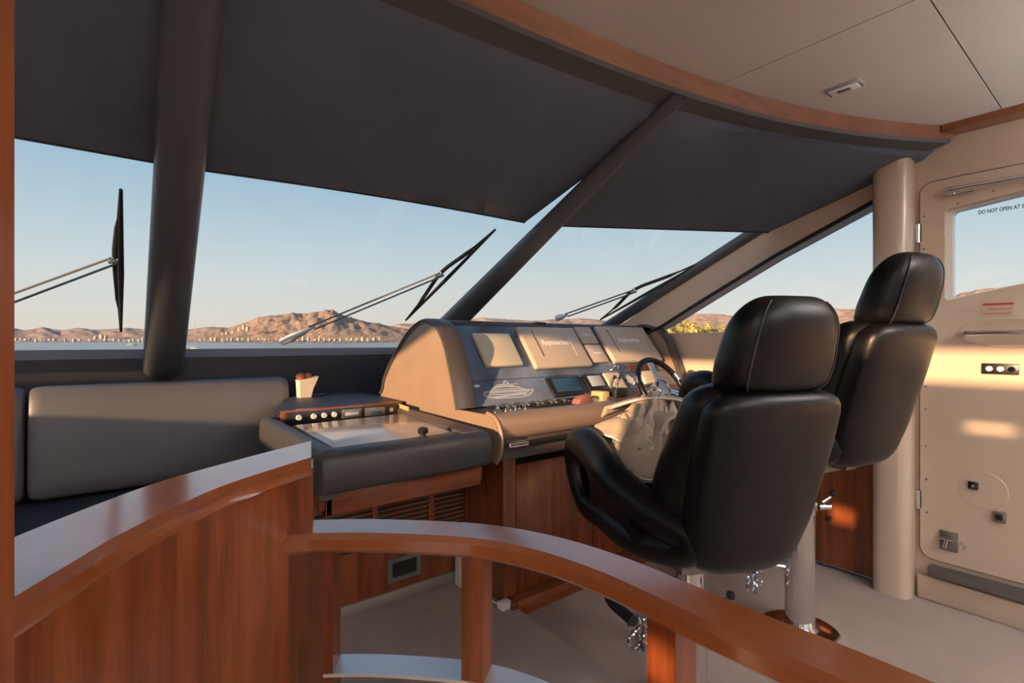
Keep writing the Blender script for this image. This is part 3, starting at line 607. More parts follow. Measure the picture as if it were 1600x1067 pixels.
def on_facia(me_or_vf, name, m, par=None, smooth=True, at=None):
    me = mesh(*me_or_vf) if isinstance(me_or_vf, tuple) else me_or_vf
    if at: me.transform(Matrix.Translation(Vector(at)))
    me.transform(FM); me.transform(Matrix.Translation(-HC2)); return link(name, me, m, par or hc, smooth)
up = on_facia(rbox(1.345, 3.08, .142, FL, -.012, .004, .002), 'facia_upper', 'facia')
lo = on_facia(rbox(1.345, 3.08, -.01, .138, -.012, .004, .002), 'facia_lower', 'facia')
def cover(x0, x1, y0, y1, m, h=.03, r=.012, name='display_cover', label=None):
    c = on_facia(rbox(x0, x1, y0, y1, .004, .004+h, r, 3), name, m)
    if label: c['label'] = label
    return c
cover(1.497, 1.752, .212, .438, 'cover_cream', .028, .010, label='blank cream instrument cover')
d1 = cover(1.826, 2.292, .185, .488, 'cover_tan', .034, label='large tan display cover lettered Raymarine')
d2 = cover(2.512, 3.030, .205, .508, 'cover_tan', .034, label='second large tan display cover lettered Raymarine')
for c, x0, x1, y0, y1 in ((d1, 1.826, 2.292, .185, .488), (d2, 2.512, 3.03, .205, .508)):
    for xx in (x0+.095, x1-.095): on_facia(g_box(xx-.004, xx+.004, y0+.075, y1-.035, .036, .0395), 'groove', 'cover_groove' if xx < (x0+x1)/2 else 'cover_cream', c, False)
    on_facia(text_mesh('Raymarine', .052, .0012), 'lettering', 'white_print', c, False, ((x0+x1)/2+.005, (y0+y1)/2+.025, .039))
s1 = cover(2.322, 2.474, .366, .506, 'cover_tan', .022, .008); s2 = cover(2.322, 2.470, .216, .356, 'cover_tan', .022, .008)
for c, y in ((s1, .436), (s2, .286)): on_facia(text_mesh('Raymarine', .0165, .0005), 'lettering', 'white_print', c, False, (2.40, y, .027))
c3 = cover(2.350, 2.500, .010, .132, 'cover_cream', .022, .008); on_facia(text_mesh('Raymarine', .0165, .0005), 'lettering', 'white_print', c3, False, (2.43, .07, .027))
u1 = on_facia(rbox(1.872, 2.134, -.004, .124, .004, .022, .005, 2), 'chart_plotter', 'black_plastic'); on_facia(rbox(1.905, 2.108, .022, .113, .02, .0235, .002), 'plotter_screen', 'screen', u1)
u2 = on_facia(rbox(2.165, 2.338, .012, .128, .004, .020, .005, 2), 'autopilot_unit', 'black_plastic'); on_facia(rbox(2.200, 2.318, .042, .118, .018, .0215, .002), 'autopilot_screen', 'lcd_pale', u2)
c5 = cover(2.70, 2.86, .03, .13, 'cover_cream', .022, .008)
on_facia(g_lathe([(.0, 0), (.022, 0), (.018, .012), (.012, .016), (.022, .026), (.024, .036), (.016, .05), (.004, .054)], 16, (2.478, .165, .004)), 'joystick_knob', 'chrome')
for x in (2.575,): 
    gg = on_facia(g_lathe([(.042, 0), (.042, .012), (.034, .016), (.032, .011), (.004, .011)], 24, (x, .075, .004)), 'gauge', 'chrome'); on_facia(g_lathe([(.031, 0), (.031, .002), (.002, .0022)], 20, (x, .075, .0155)), 'gauge_dial', 'cover_cream', gg)
on_facia(rbox(2.64, 2.95, .147, .19, .004, .012, .003), 'name_strip', 'wood_dark')
for x, y in ((1.84, .152), (1.36, .16), (2.5, .152)): on_facia(g_lathe([(.006, 0), (.005, .003), (.001, .004)], 8, (x, y, .004)), 'screw', 'steel')
# engraved yacht drawing and diamond badge on the lower panel
yb = [(1.425, .052), (1.44, .040), (1.50, .026), (1.66, .022), (1.715, .032), (1.76, .062), (1.70, .066), (1.66, .066), (1.44, .068), (1.425, .052)]
parts = [line(yb, .006), line([(1.44, .052), (1.55, .046), (1.72, .05)], .005), line([(1.47, .068), (1.50, .088), (1.58, .094), (1.66, .088), (1.70, .066)], .006), line([(1.50, .088), (1.535, .106), (1.61, .108), (1.64, .090)], .006), line([(1.575, .108), (1.585, .126), (1.60, .126), (1.61, .108)], .006), line([(1.49, .078), (1.69, .077)], .005), line([(1.52, .098), (1.63, .098)], .005), line([(1.61, .104), (1.67, .106)], .004), line([(1.46, .060), (1.73, .058)], .004), line([(1.47, .034), (1.70, .040)], .008)]
pr = on_facia(join(*parts), 'yacht_engraving', 'silver_print', lo, False, (0, 0, .0042)); pr['label'] = 'silver engraved outline of a motor yacht'
on_facia(join(line([(1.386, .108), (1.405, .116), (1.424, .108), (1.405, .100), (1.386, .108)], .004), line([(1.395, .108), (1.415, .108)], .005)), 'diamond_badge', 'white_print', lo, False, (0, 0, .0042))
# tray, bolster, apron, grab bar
hl(g_box(1.262, 3.08, 1.78, 2.09, .86, .918), 'tray', 'leather_brown', False)
bp_ = padprof(1.70, 1.83, .815, .935, 2.3, 20)
hl(g_loft([[(x, 1.765+(y-1.765)*k, .875+(z-.875)*k) for y, z in bp_] for x, k in ((1.262, .96), (1.3, 1), (1.8, 1), (2.03, 1), (2.06, .9), (2.07, .6))]), 'bolster', 'leather_tan')
hl(rbox(1.262, 2.10, 1.735, 1.80, .728, .84, .006), 'apron', 'leather_brown')
gb2 = hl(g_tube([(1.31, 1.705, .800), (2.0, 1.705, .800)], .011, 12), 'grab_bar', 'black_plastic')
for a, b in ((1.295, 1.40), (1.90, 2.01)): hl(g_tube([(a, 1.705, .800), (a+.004, 1.705, .8), (b, 1.705, .800)], [.012, .0155, .0155], 14), 'bar_sleeve', 'chrome', True, gb2); 
for a in (1.31, 1.97): hl(g_tube([(a, 1.705, .800), (a, 1.745, .800)], .008, 8), 'bar_bracket', 'chrome', True, gb2)
hl(prism([(1.74, .74), (1.74, .86), (1.86, .94), (2.08, .955), (2.08, .74)], 'x', 2.10, 3.08, .008), 'wheel_pod', 'leather_brown')
# rocker switches in two rows and small toggles
sw = rbox(-.012, .012, -.010, .010, 0, .012, .003)
for j in range(2):
    for i in range(16):
        x = 1.42+i*.032; y = 1.955+j*.045
        o = hl(rbox(x-.011, x+.011, y-.014, y+.014, .918, .930+.004*((i*7+j) % 3), .003), 'rocker_switch', ['steel', 'black_plastic', 'grey_metal'][(i+j) % 3])
for i in range(7):
    x = 1.36+i*.030; hl(g_lathe([(.010, 0), (.010, .006), (.004, .008), (.004, .022), (.006, .026), (.001, .028)], 10, (x, 1.885+.01*(i % 2), .918)), 'toggle_switch', 'chrome')
hl(rbox(1.62, 1.92, 1.895, 1.925, .918, .926, .003), 'fuse_strip', 'black_plastic')
# throttle levers
thb = hl(rbox(2.16, 2.26, 1.84, 1.96, .93, .985, .01, 2), 'throttle_base', 'black_plastic')
for x in (2.185, 2.235): hl(g_tube(smooth_path([(x, 1.90, .975), (x, 1.895, 1.02), (x, 1.87, 1.05)], 4), [.008]*8+[.013], 10), 'throttle_lever', 'chrome', True, thb)
hl(rbox(2.07, 2.13, 1.86, 1.95, .918, .972, .008, 2), 'chrome_box', 'pale_yellow')
# steering wheel: tilted towards the seat
swc = Vector((2.395, 1.70, .985)); tilt = Matrix.Rotation(math.radians(58), 4, 'X')
SW = Matrix.Translation(swc) @ tilt
swo = bpy.data.objects.new('steering_wheel', mesh(*g_tube([(0.184*math.cos(2*PI*k/40), 0.184*math.sin(2*PI*k/40), 0) for k in range(40)], .017, 12, ring=True))); COL.objects.link(swo); swo.parent = hc
swo.data.materials.append(MAT['leather_black']); swo.data.polygons.foreach_set('use_smooth', [True]*len(swo.data.polygons)); swo.matrix_local = Matrix.Translation(-HC2) @ SW
swo['label'] = 'black leather steering wheel with chrome spokes'
link('hub', mesh(*g_lathe([(.02, -.10), (.045, -.09), (.052, -.03), (.058, -.005), (.056, .006), (.046, .010), (.042, .006), (.002, .006)], 28)), 'chrome', swo)
link('hub_cap', mesh(*g_lathe([(.043, .004), (.041, .009), (.02, .012), (.001, .013)], 24)), 'facia', swo)
for a in (90, 200, 340):
    for s in (-.13, .13):
        t = math.radians(a)+s; link('spoke', mesh(*g_tube([(.045*math.cos(t), .045*math.sin(t), -.005), (.11*math.cos(t-s*.3), .11*math.sin(t-s*.3), -.006), (.166*math.cos(t-s*.5), .166*math.sin(t-s*.5), 0)], .008, 8, rx=.010)), 'chrome', swo)
for a in (20, 160, 270): 
    t = [math.radians(a+d) for d in (-7, 0, 7)]; link('rim_clip', mesh(*g_tube([(0.184*math.cos(q), 0.184*math.sin(q), 0) for q in t], .0182, 12)), 'chrome', swo)
hl(g_tube([(2.395, 1.70, .985), (2.395, 1.82, .91)], [.03, .05], 14), 'steering_column', 'black_plastic')
# cabinet below: left side, post, doors, plinth
hl(g_box(1.36, 1.385, 1.85, 2.15, .06, .73), 'cabinet_side', 'wood_vertical', False)
hl(g_box(1.36, 1.43, 1.825, 1.855, .06, .73), 'cabinet_post', 'wood_vertical', False)
hl(g_box(1.43, 3.04, 1.90, 1.93, .06, .73), 'cabinet_recess', 'gap_dark', False)
for x0, x1 in ((1.436, 1.955), (1.961, 2.48), (2.486, 3.03)): hl(rbox(x0, x1, 1.828, 1.850, .072, .670, .002), 'cabinet_door', 'wood_vertical')
hl(rbox(1.395, 3.04, 1.757, 1.86, .0, .072, .003), 'plinth', 'wood_across')
hl(rbox(1.365, 1.397, 1.757, 2.14, .040, .072, .003), 'plinth', 'wood_along')
cs = hl(rbox(2.03, 2.10, 2.36, 2.44, 1.362, 1.372, .003), 'coaming_pad', 'leather_brown')

# things on the console
rk = link('red_packet', prism([(-.07, 0), (.065, 0), (.05, .022), (.02, .045), (-.02, .040), (-.055, .025)], 'y', -.025, .03, .006), 'red_packet', loc=(1.935, 1.875, .9185), rot=(0, 0, .1)); tag(rk, 'crumpled red packet lying on the console switches', 'packet')
pc = link('paper_scrap', mesh(*join(g_box(-.06, .06, -.03, .03, 0, .004), ([(-.05, -.02, .004), (.04, -.025, .004), (.05, .02, .004), (-.02, .02, .004), (-.045, -.015, .016), (.03, -.02, .012), (.04, .015, .018), (-.02, .015, .010)], g_box(0, 1, 0, 1, 0, 1)[1][:0]+[(0, 1, 2, 3), (4, 7, 6, 5), (0, 4, 5, 1), (1, 5, 6, 2), (2, 6, 7, 3), (3, 7, 4, 0)]))), 'paper', loc=(2.03, 1.90, .9185)); tag(pc, 'small white paper scrap beside the red packet', 'paper')

# ------------------------------------------------------------ cable and plug at the corner of the console
pg = empty('power_plug', (1.348, 1.80, .040)); tag(pg, 'white power plug with cable on the floor at the console corner', 'plug')
link('plug_body', rbox(-.028, .028, -.022, .022, 0, .034, .006, 2), 'white_plastic', pg); link('plug_cap', rbox(.024, .036, -.014, .014, .006, .028, .004), 'white_plastic', pg)
link('cable', mesh(*g_tube(smooth_path([(-.02, .012, .018), (-.035, .10, .02), (-.06, .20, .03), (-.04, .28, .05)], 5), .004, 8)), 'white_plastic', pg)
wbx = link('white_box', rbox(1.290, 1.352, 2.06, 2.14, .03, .235, .006), 'white_plastic'); tag(wbx, 'narrow white box fixed beside the console cabinet behind the railing', 'box')

# paper bag on the shelf
bag = empty('paper_bag', (.845, 3.16, .912)); tag(bag, 'cream paper bag with a bun on top behind the sofa corner', 'bag')
link('bag', mesh(*g_loft([[(-.045*k+dx, -.035, z), (.045*k+dx, -.035, z+dz), (.05*k+dx, .035, z+dz), (-.05*k+dx, .035, z)] for z, k, dx, dz in ((0, .7, 0, 0), (.05, .85, .005, .0), (.09, 1.1, .015, .008), (.105, 1.25, .02, .02))])), 'paper', bag, False)
for dx, dz, r in ((-.02, .125, .03), (.022, .128, .024)):
    link('bun', mesh(*g_lathe([(.002, -r*.8), (r*.7, -r*.6), (r, 0), (r*.75, r*.55), (.003, r*.8)], 14, (dx, 0, dz))), 'bread', bag)

# ------------------------------------------------------------ helm seats
def helm_seat(loc, rz, zb, label):
    root = empty('helm_chair', loc, rz); tag(root, label, 'chair', 'black leather helm chairs')
    yc = lambda z: -.15-.30*z                                          # recline
    Z = lambda z: zb+z
    def dome(rows, y_of, e, n=36): return link_mesh([sell(0, y_of(z), Z(z), a, b, e, n) for z, a, b in rows])
    def link_mesh(secs): return mesh(*g_loft(secs))
    def soft(z0, z1, prof, m=22, p=2.6, hz=.13):                                 # rows of a padded body: profile (t, half width, half depth) closed by round ends
        rows = []
        for i in range(m+1):
            u = -math.cos(PI*i/m); t = (u+1)/2; z = z0+(z1-z0)*t
            for (ta, wa, da), (tb, wb, db) in zip(prof, prof[1:]):
                if ta <= t <= tb: k = (t-ta)/(tb-ta); w, d = wa+(wb-wa)*k, da+(db-da)*k
            lo_, hi_ = min(1, t/.16), min(1, (1-t)/hz)
            c = (max(.0, 1-(1-lo_)**p))**(1/p)*(max(.0, 1-(1-hi_)**p))**(1/p)
            rows.append((z, max(.012, w*(.45+.55*c) if 0 < t < 1 else w*.42), max(.008, d*(.25+.75*c) if 0 < t < 1 else d*.2)))
        return rows
    link('backrest', dome(soft(-.02, .515, [(0, .180, .10), (.25, .214, .135), (.45, .222, .125), (.7, .224, .105), (1, .205, .085)]), lambda z: yc(z)+.045*math.exp(-((z-.18)/.17)**2), 2.7), 'leather_black', root)
    link('back_panel', dome(soft(-.045, .500, [(0, .165, .085), (.3, .200, .088), (.7, .214, .080), (1, .210, .070)]), lambda z: yc(z)-.080, 2.7), 'leather_black', root)
    hrow = soft(.488, .748, [(0, .160, .086), (.3, .165, .090), (.6, .158, .084), (.8, .148, .076), (1, .135, .066)], 26, 2.2, .34)
    hr = link('headrest', dome(hrow, lambda z: yc(z)-.045, 2.6), 'leather_black', root)
    for sx in (-1, 1):
        sm = [(sx*a*.80, yc(z)-.045-b*(1-.80**2.9)**(1/2.9)-.0005, Z(z)) for z, a, b in hrow[3:-4]]
        link('headrest_seam', mesh(*g_tube(sm, .0022, 6)), 'leather_grey', hr)
    cu = [(-.14, .17, .04), (-.12, .20, .07), (0, .215, .08), (.2, .218, .082), (.32, .212, .08), (.37, .195, .068), (.39, .16, .045)]
    def yz(y, a, b, zc, n=28, e=3): return [(a*math.copysign(abs(math.cos(2*PI*k/n))**(2/e), math.cos(2*PI*k/n)), y, Z(zc)+b*math.copysign(abs(math.sin(2*PI*k/n))**(2/e), math.sin(2*PI*k/n))) for k in range(n)]
    link('seat_cushion', mesh(*g_loft([yz(y, a, b, .085) for y, a, b in cu])), 'leather_black', root)
    sh = [(-.24, .12, .03), (-.20, .18, .045), (-.05, .235, .05), (.1, .245, .048), (.2, .235, .04), (.25, .20, .025)]
    link('seat_shell', mesh(*g_loft([yz(y, a, b, .0+.02*max(0, y)*3) for y, a, b in sh])), 'leather_black', root)
    loop = [(-.225, .055), (-.12, .095), (.03, .155), (.17, .210), (.265, .238), (.335, .228), (.372, .180), (.362, .110), (.315, .035), (.25, -.0), (.12, .005), (-.05, .0), (-.18, .008)]
    ra = [.050, .054, .058, .060, .058, .054, .048, .042, .036, .034, .036, .040, .046]
    for sx in (-1, 1):
        pts = smooth_path([(sx*(.262-.105*max(0, min(1, (-.03-y)/.18))), y, Z(z)) for y, z in loop], 4, True); rr = []
        for i in range(len(loop)):
            for j in range(4): rr.append(ra[i]+(ra[(i+1) % len(ra)]-ra[i])*j/4)
        ar = link('armrest', mesh(*g_tube(pts, rr, 14, rx=[q*1.12 for q in rr], ring=True, up=(1, 0, 0))), 'leather_black', root)
        link('side_pad', mesh(*g_loft([[(sx*x, y, Z(z)) for y, z in ((-.12, .04), (.02, .15), (.16, .21), (.235, .20), (.20, .02), (-.06, .0), (-.11, .01))] for x in (.20, .215, .262, .275)])), 'leather_black', ar)
    link('mount', mesh(*join(g_box(-.12, .12, -.16, .14, zb-.085, zb-.035), g_box(-.035, .035, -.21, .21, zb-.07, zb-.045))), 'grey_metal', root, False)
    link('slide_rail', mesh(*join(g_box(-.17, -.145, -.2, .24, zb-.06, zb-.03), g_box(.145, .17, -.2, .24, zb-.06, zb-.03))), 'grey_metal', root, False)
    pd = link('pedestal', mesh(*g_lathe([(.0585, .0), (.0585, zb-.30), (.060, zb-.295), (.060, zb-.265), (.046, zb-.26), (.046, zb-.085)], 28)), 'chrome', root)
    link('base_flange', mesh(*g_lathe([(.15, 0), (.15, .012), (.135, .018), (.07, .022), (.062, .035)], 32)), 'chrome', root)
    cz = zb-.30
    link('clamp_collar', mesh(*join(g_lathe([(.062, 0), (.066, .006), (.066, .05), (.062, .055)], 24, (0, 0, cz)), g_tube([(.05, -.05, cz+.028), (.09, -.075, cz+.03)], [.016, .013], 10), g_tube([(.06, -.06, cz+.05), (.085, -.08, cz+.075)], [.008, .006], 8))), 'chrome', root)
    link('clamp_knob', mesh(*g_lathe([(.003, -.014), (.013, -.01), (.015, 0), (.012, .01), (.002, .014)], 12, (.095, -.085, cz+.09))), 'black_plastic', root)
    link('clamp_knob', mesh(*g_lathe([(.003, -.012), (.012, -.008), (.012, .008), (.002, .012)], 12, (.085, -.07, cz-.02))), 'black_plastic', root)
    # folding footrest ring
    fr = [(-.16, .10), (-.17, .26), (-.10, .35), (.10, .35), (.17, .26), (.16, .10)]
    ft = link('footrest', mesh(*g_tube(smooth_path([(x, y, .262) for x, y in fr], 5), .020, 10)), 'rubber', root)
    fx, fy = -.105, .150
    fc = link('foot_clamp', mesh(*join(g_box(fx-.012, fx+.012, fy-.012, fy+.012, .12, .34), g_tube([(fx, fy-.02, .27), (-.04, .04, .27)], .010, 8))), 'chrome', ft)
    for zz in (.165, .225):
        link('clamp_ring', mesh(*g_tube([(fx-.030+.024*math.cos(a*PI/6), fy-.012, zz+.026*math.sin(a*PI/6)) for a in range(12)], .0055, 6, ring=True)), 'chrome', fc)
        link('clamp_ring', mesh(*g_tube([(fx+.026+.018*math.cos(a*PI/6), fy-.012, zz+.020*math.sin(a*PI/6)) for a in range(12)], .004, 6, ring=True)), 'chrome', fc)
    return root
helm_seat((1.522, .972, 0), math.radians(-22), .62, 'black leather helm seat nearest the railing with a jacket on its cushion')
helm_seat((2.295, .935, 0), math.radians(-11), .815, 'black leather helm seat further away beside the door, raised higher')

# jacket: crumpled cloth sheet heaped on the near seat
def jacket():
    rz = math.radians(-22); M = Matrix.Translation(Vector((1.522, .972, 0))) @ Matrix.Rotation(rz, 4, 'Z')
    from mathutils import noise
    root = empty('jacket', (1.60, 1.22, .785)); tag(root, 'crumpled beige jacket heaped on the nearer helm seat', 'jacket')
    inv = Matrix.Translation(-root.location)
    n = 84; v, f = [], []
    for j in range(n+1):
        for i in range(n+1):
            a, b = i/n*2-1, j/n*2-1
            x = -.02+.205*a+.02*math.sin(5*b); y = .19+.21*b+.02*math.sin(4*a)
            r = (abs(a)**4+abs(b)**4)**.25; env = max(0, 1-r**3.5)**.7
            w1 = noise.noise(Vector((a*1.3, b*1.3, 1)))
            rid = lambda u, q, sd: (1-abs(noise.noise(Vector((u, q, sd))))*2.2)                  # sharp-backed folds
            fold = rid(a*2.2+b*1.4+w1, b*.9-a*.5, 3)*.058+rid(a*3.5-b*2.6+w1, b*1.8+a, 9)*.034+rid(a*6, b*7+w1*2, 5)*.014
            z = .785+env*(.07+.13*max(0, .95-math.hypot(a*.7-.1, b-.4)))+env*fold
            v.append(M @ Vector((x, y, z)))
    for j in range(n):
        for i in range(n): k = j*(n+1)+i; f.append((k, k+1, k+n+2, k+n+1))
    me = bpy.data.meshes.new('m'); me.from_pydata([tuple(inv @ p) for p in v], [], f); me.update()
    o = link('body', me, 'jacket_cloth', root); so = o.modifiers.new('s', 'SOLIDIFY'); so.thickness = .006; so.offset = 0; sb = o.modifiers.new('b', 'SUBSURF'); sb.levels = 1; sb.render_levels = 1
    def flap(pts_a, pts_b, name, th=.008):
        A = smooth_path(pts_a, 5); B = smooth_path(pts_b, 5); v, f = [], []; m = 8
        for s in range(m+1):
            for p, q in zip(A, B):
                w = s/m; c = p.lerp(q, w)+Vector((0, 0, .018*math.sin(PI*w)+.006*math.sin(9*w+p.y*30))); v.append(inv @ (M @ c))
        k = len(A)
        for s in range(m):
            for i in range(k-1): f.append((s*k+i, s*k+i+1, (s+1)*k+i+1, (s+1)*k+i))
        me = bpy.data.meshes.new('m'); me.from_pydata([tuple(p) for p in v], [], f); me.update()
        o = link(name, me, 'jacket_cloth', root); so = o.modifiers.new('s', 'SOLIDIFY'); so.thickness = th; so.offset = 0
        link('piping', mesh(*g_tube([v[m*k+i]+Vector((0, 0, .003)) for i in range(k)], .0035, 6)), 'white_print', o); return o
    flap([(-.19, .36, .90), (-.10, .30, .965), (-.02, .22, .985), (.04, .12, .99)], [(-.215, .28, .885), (-.20, .16, .90), (-.165, .08, .865), (-.13, .02, .885)], 'collar')
    flap([(-.20, .17, .895), (-.15, .10, .90), (-.09, .03, .92)], [(-.195, .05, .80), (-.185, .0, .795), (-.15, -.04, .80)], 'lapel')
    flap([(-.16, .36, .95), (-.02, .36, .985), (.10, .33, .99), (.19, .27, .97)], [(-.14, .30, .985), (-.02, .28, 1.015), (.10, .24, 1.02), (.18, .18, 1.0)], 'sleeve', .008)
    p = M @ Vector((-.165, .05, .868)); link('snap_button', mesh(*g_lathe([(.007, 0), (.007, .004), (.001, .006)], 10, tuple(inv @ p+Vector((0, 0, .012))))), 'grey_metal', root)
jacket()

# ------------------------------------------------------------ wipers outside the glass
def wiper(label, p, n, base, hub, b0, b1, arm0, curve, housing=True, off=.035):
    n = Vector(n).normalized(); n = n if n.z > 0 else -n
    P = lambda q, k=0: on_plane(q[0], q[1], Vector(p)+n*(off+k), n)
    o0 = P(base); root = empty('windscreen_wiper', o0); tag(root, label, 'wiper', 'windscreen wipers')
    L = lambda q, k=0: P(q, k)-o0
    h = L(hub)
    d = (h-L(arm0)).normalized(); s = d.cross(n).normalized()
    for sg in (.026, -.028): link('arm', mesh(*g_tube([L(arm0)+s*sg, h+s*sg*.8], .0055, 8)), 'grey_metal', root)
    bl = [L(b0), h+(L(b0)+L(b1)-2*h)*.1, L(b1)]
    link('blade', mesh(*g_tube([L(b0, -.012), (L(b0, -.012)+L(b1, -.012))/2, L(b1, -.012)], [.006, .012, .006], 8)), 'rubber', root)
    bow = [L(b0, -.008), (L(b0)+h)/2+n*.0, h+n*.012, (L(b1)+h)/2, L(b1, -.008)]
    link('blade_bow', mesh(*g_tube(smooth_path(bow, 4), [.006]*4+[.012]*9+[.006]*4, 8)), 'rubber', root)
    link('pivot', mesh(*join(g_tube([h-s*.02, h+s*.02], .009, 10), g_tube([h-d*.03, h+d*.012], .008, 8), g_tube([h-n*.012, h+n*.022], .012, 10))), 'steel', root)
    if housing:
        e = Vector((-.05, .0, 0)); a = L(base); q = L(arm0)
        link('motor_housing', mesh(*g_tube([a-(q-a)*.25, a+(q-a)*.1, a+(q-a)*.6, q+(q-a)*.15], [.020, .026, .018, .006], 12, rx=[.03, .034, .022, .008])), 'white_gelcoat', root)
    return root
n2 = (GRB-GLB).cross(GLT-GLB)
wiper('wiper in the middle windscreen pane, in front of the table mountain', GLB, n2, (450, 530), (690, 428), (634, 500), (774, 358), (487, 512), 0)
n1 = (GLB-mir(GRB)).cross(mir(GRT)-mir(GRB))
wiper('upright wiper at far left in the left windscreen pane', GLB, n1, (-55, 498), (180, 406), (189, 517), (189, 296), (-20, 480), 0)
n3 = (GSB-GRB).cross(GRT-GRB)
wiper('wiper lying along the starboard windscreen pane above the displays', GRB, n3, (872, 496), (992, 454), (938, 499), (1104, 405), (885, 492), 0)

# ------------------------------------------------------------ the bay outside
SEA = -3.2
se = link('sea', mesh([(-9000, -9000, SEA), (9000, -9000, SEA), (9000, 9000, SEA), (-9000, 9000, SEA)], [(0, 1, 2, 3)]), 'sea', smooth=False); struct(se, 'calm blue sea of the bay', 'sea')
from mathutils import noise as NZ
def hill(name, label, m, prof, dist, depth, rough, seed, cat='hill'):
    """ridge heights in pixels above the horizon along a real range dist metres away, depth metres deep"""
    pts = prof; n = 220; rows = 26; v, f = [], []
    x0, x1 = pts[0][0], pts[-1][0]
    def ridge(px):
        for (a, ya), (b, yb) in zip(pts, pts[1:]):
            if a <= px <= b: return ya+(yb-ya)*(px-a)/(b-a)
        return pts[-1][1]
    base = Vector((0, 0, 0))
    for j in range(rows+1):
        s = j/rows
        for i in range(n+1):
            px = x0+(x1-x0)*i/n; d = dist+depth*s; r = ray(px, 533); hgt = max(0, (533-ridge(px)))/FPX*(dist+depth*.75)+EYE-SEA
            prof_s = min(1, (s/.75))**.85 if s <= .75 else 1-((s-.75)/.25)*.55
            nz = NZ.fractal(Vector((px*.06+seed, s*6, seed)), 1.15, 2.1, 7)
            hh = hgt*prof_s*(1+rough*nz*(1 if s < .7 else .25))
            v.append((r.x*d, r.y*d, SEA-1+max(0, hh)))
    for j in range(rows):
        for i in range(n): k = j*(n+1)+i; f.append((k, k+1, k+n+2, k+n+1))
    o = link(name, mesh(v, f), m); tag(o, label, cat); return o
hill('hill', 'low hazy range of hills at the far left across the bay', 'hill_far', [(-160, 512), (0, 513), (20, 511), (40, 515), (65, 510), (95, 515), (122, 511), (150, 514), (200, 511), (240, 515), (300, 513), (330, 509), (360, 511), (420, 516), (480, 520)], 5200, 900, .14, 3)
hill('mountain', 'flat-topped brown mountain across the bay in the middle pane', 'hill_rock', [(285, 528), (320, 517), (352, 512), (375, 506), (400, 496), (420, 491), (445, 489), (480, 487), (510, 484), (521, 483), (530, 489), (545, 494), (562, 499), (590, 504), (610, 509), (640, 513), (670, 516), (720, 521)], 3000, 900, .16, 8)
hill('hill', 'low brown hills right of the flat-topped mountain', 'hill_far', [(560, 519), (600, 510), (625, 505), (660, 503), (700, 501), (735, 497), (760, 495), (790, 497), (830, 500), (880, 497), (920, 496), (960, 502), (1040, 508), (1080, 512)], 4200, 800, .12, 15)
hill('hill', 'reddish hill beyond the starboard side window', 'hill_near', [(960, 512), (1035, 503), (1060, 494), (1085, 489), (1110, 488), (1140, 491), (1180, 494), (1220, 496), (1260, 488), (1290, 482), (1330, 480), (1370, 484), (1392, 487)], 900, 350, .08, 21)
hill('hill', 'pink brown hill seen through the door window', 'hill_near', [(1425, 486), (1450, 478), (1480, 466), (1500, 456), (1520, 452), (1540, 448), (1570, 446), (1600, 443), (1650, 440), (1720, 446), (1800, 455)], 700, 350, .07, 31)
# hillside close by with bushes
hill('hill', 'sunlit scrubby bank behind the bushes at the starboard side', 'hill_near', [(990, 520), (1040, 511), (1100, 506), (1160, 506), (1240, 506), (1330, 503), (1420, 500), (1500, 499), (1600, 499)], 150, 60, .15, 41)
# houses on the far shore
rb_ = random.Random(5)
def house(px, py, dist, w, h, grp, label):
    r = ray(px, 533); p = Vector((r.x*dist, r.y*dist, EYE+(533-py)/FPX*dist))
    o = empty('shore_house', p, rb_.uniform(0, 1.5)); 
    link('house_wall', mesh(*join(g_box(-w/2, w/2, -w*.4, w*.4, -h*1.5, h), g_box(-w*.2, w*.3, -w*.3, w*.3, h, h*1.35))), 'building', o, False)
    tag(o, label, 'house', grp)
for i in range(30): house(9+i*7.7+rb_.uniform(-1, 1), rb_.uniform(529.5, 531.5), 5100, rb_.uniform(14, 28), rb_.uniform(6, 12), 'houses along the left shore', 'tiny pale house on the far shore at the left')
for px, py, w, h in [(150, 527, 30, 14), (158, 525, 30, 16), (166, 526, 26, 12)]: house(px, py, 5150, w, h, 'white blocks on the left hillside', 'small white block on the far left hillside behind the wiper')
for i in range(34): house(312+i*8.5+rb_.uniform(-1.5, 1.5), rb_.uniform(528, 530.5), 2950, rb_.uniform(8, 17), rb_.uniform(4, 9), 'houses at the foot of the mountain', 'tiny pale house at the foot of the flat-topped mountain')
for px, py, w, h in [(373, 514, 15, 9), (380, 510, 15, 10), (387, 513, 15, 9), (355, 520, 16, 6), (363, 519, 16, 5), (347, 521, 15, 5)]: house(px, py, 3060, w, h, 'white villas on the mountain slope', 'small white villa on the left slope of the flat-topped mountain')
# sailing boats
def yacht(px, dist, H, label):
    r = ray(px, 533); o = empty('sailing_boat', (r.x*dist, r.y*dist, SEA)); tag(o, label, 'boat', None)
    k = H/14
    link('hull', mesh(*g_loft([[(-4.5*k*a, -1.4*k*b, 1.1*k), (-4.5*k*a, 1.4*k*b, 1.1*k), (-4.2*k*a, .7*k*b, -.2), (-4.2*k*a, -.7*k*b, -.2)] for a, b in ((1, .75), (.4, 1), (-.3, .95), (-.8, .5), (-1.1, .05))])), 'white_gelcoat', o)
    link('cabin', rbox(-2*k, 1.2*k, -.8*k, .8*k, 1.0*k, 1.6*k, .1), 'white_gelcoat', o)
    link('mast', mesh(*g_tube([(0, 0, 1*k), (0, 0, H)], [.16*k, .10*k], 8)), 'steel', o); link('boom', mesh(*g_tube([(0, 0, 2.2*k), (-3.6*k, 0, 2.3*k)], .14*k, 8)), 'white_gelcoat', o)
    return o
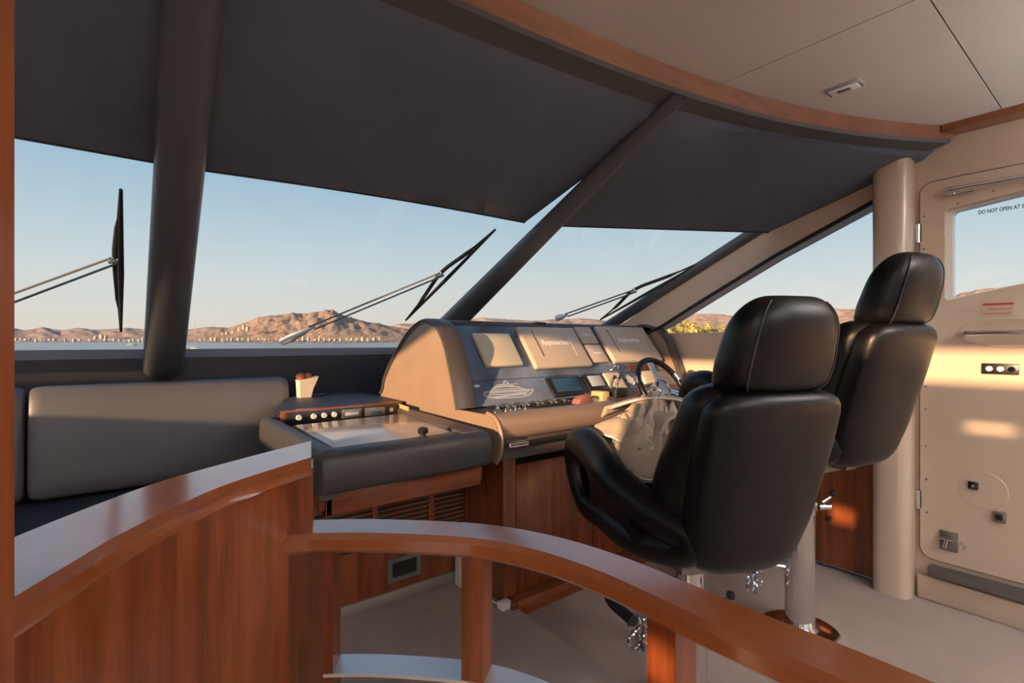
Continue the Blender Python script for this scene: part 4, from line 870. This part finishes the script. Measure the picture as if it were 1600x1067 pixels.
yacht(305, 230, 13.5, 'sailing boat with a tall bare mast just right of the thick mullion')
yacht(205, 560, 16, 'white sailing boat at anchor left of the thick mullion')
yacht(222, 170, 1.9, 'small white dinghy close to the thick mullion')
yacht(101, 600, 4.2, 'tiny white boat far out in the left pane')
# bushes on the starboard bank
def bush_mesh(seed):
    R = random.Random(seed); v, f = [], []
    for c in range(9):
        a = R.uniform(0, 2*PI); cr = R.uniform(0, .9); cc = Vector((cr*math.cos(a), cr*math.sin(a), R.uniform(.6, 1.7))); rr = R.uniform(.45, .75)
        for l in range(60):
            d = Vector((R.gauss(0, 1), R.gauss(0, 1), R.gauss(0, 1))).normalized(); p = cc+d*rr*R.uniform(.75, 1.05)
            u = d.orthogonal().normalized(); w = d.cross(u); s = R.uniform(.10, .2); q = R.uniform(0, PI); e1 = (u*math.cos(q)+w*math.sin(q))*s; e2 = (w*math.cos(q)-u*math.sin(q))*s*.6+d*s*.4
            k = len(v); v += [p-e1, p+e2, p+e1, p-e2]; f.append((k, k+1, k+2, k+3))
    me = bpy.data.meshes.new('m'); me.from_pydata([tuple(a) for a in v], [], f); return me
BM = [bush_mesh(i) for i in range(4)]; BM2 = [m.copy() for m in BM]; BT = mesh(*g_tube([(0, 0, -1.5), (.05, 0, .4), (0, .1, 1.2)], [.12, .09, .05], 6))
for m in BM: m.materials.append(MAT['leaf_yellow'])
for m in BM2: m.materials.append(MAT['leaf_olive'])
BT.materials.append(MAT['bark'])
for i in range(46):
    px = rb_.uniform(1028, 1150) if i < 34 else rb_.uniform(1255, 1345); dist = rb_.uniform(112, 150); py = 527-rb_.random()*14-(dist-112)*.25; r = ray(px, 533); sc = rb_.uniform(1.1, 2.1)
    o = empty('bush', (r.x*dist, r.y*dist, EYE+(533-py)/FPX*dist-1.2*sc), rb_.uniform(0, 6)); o.scale = (sc,)*3
    tag(o, 'sunlit yellow-green bush on the bank outside the starboard side window', 'bush', 'bushes on the starboard bank')
    link('foliage', (BM if i % 3 else BM2)[i % 4], None, o, False); link('stem', BT, None, o, False)
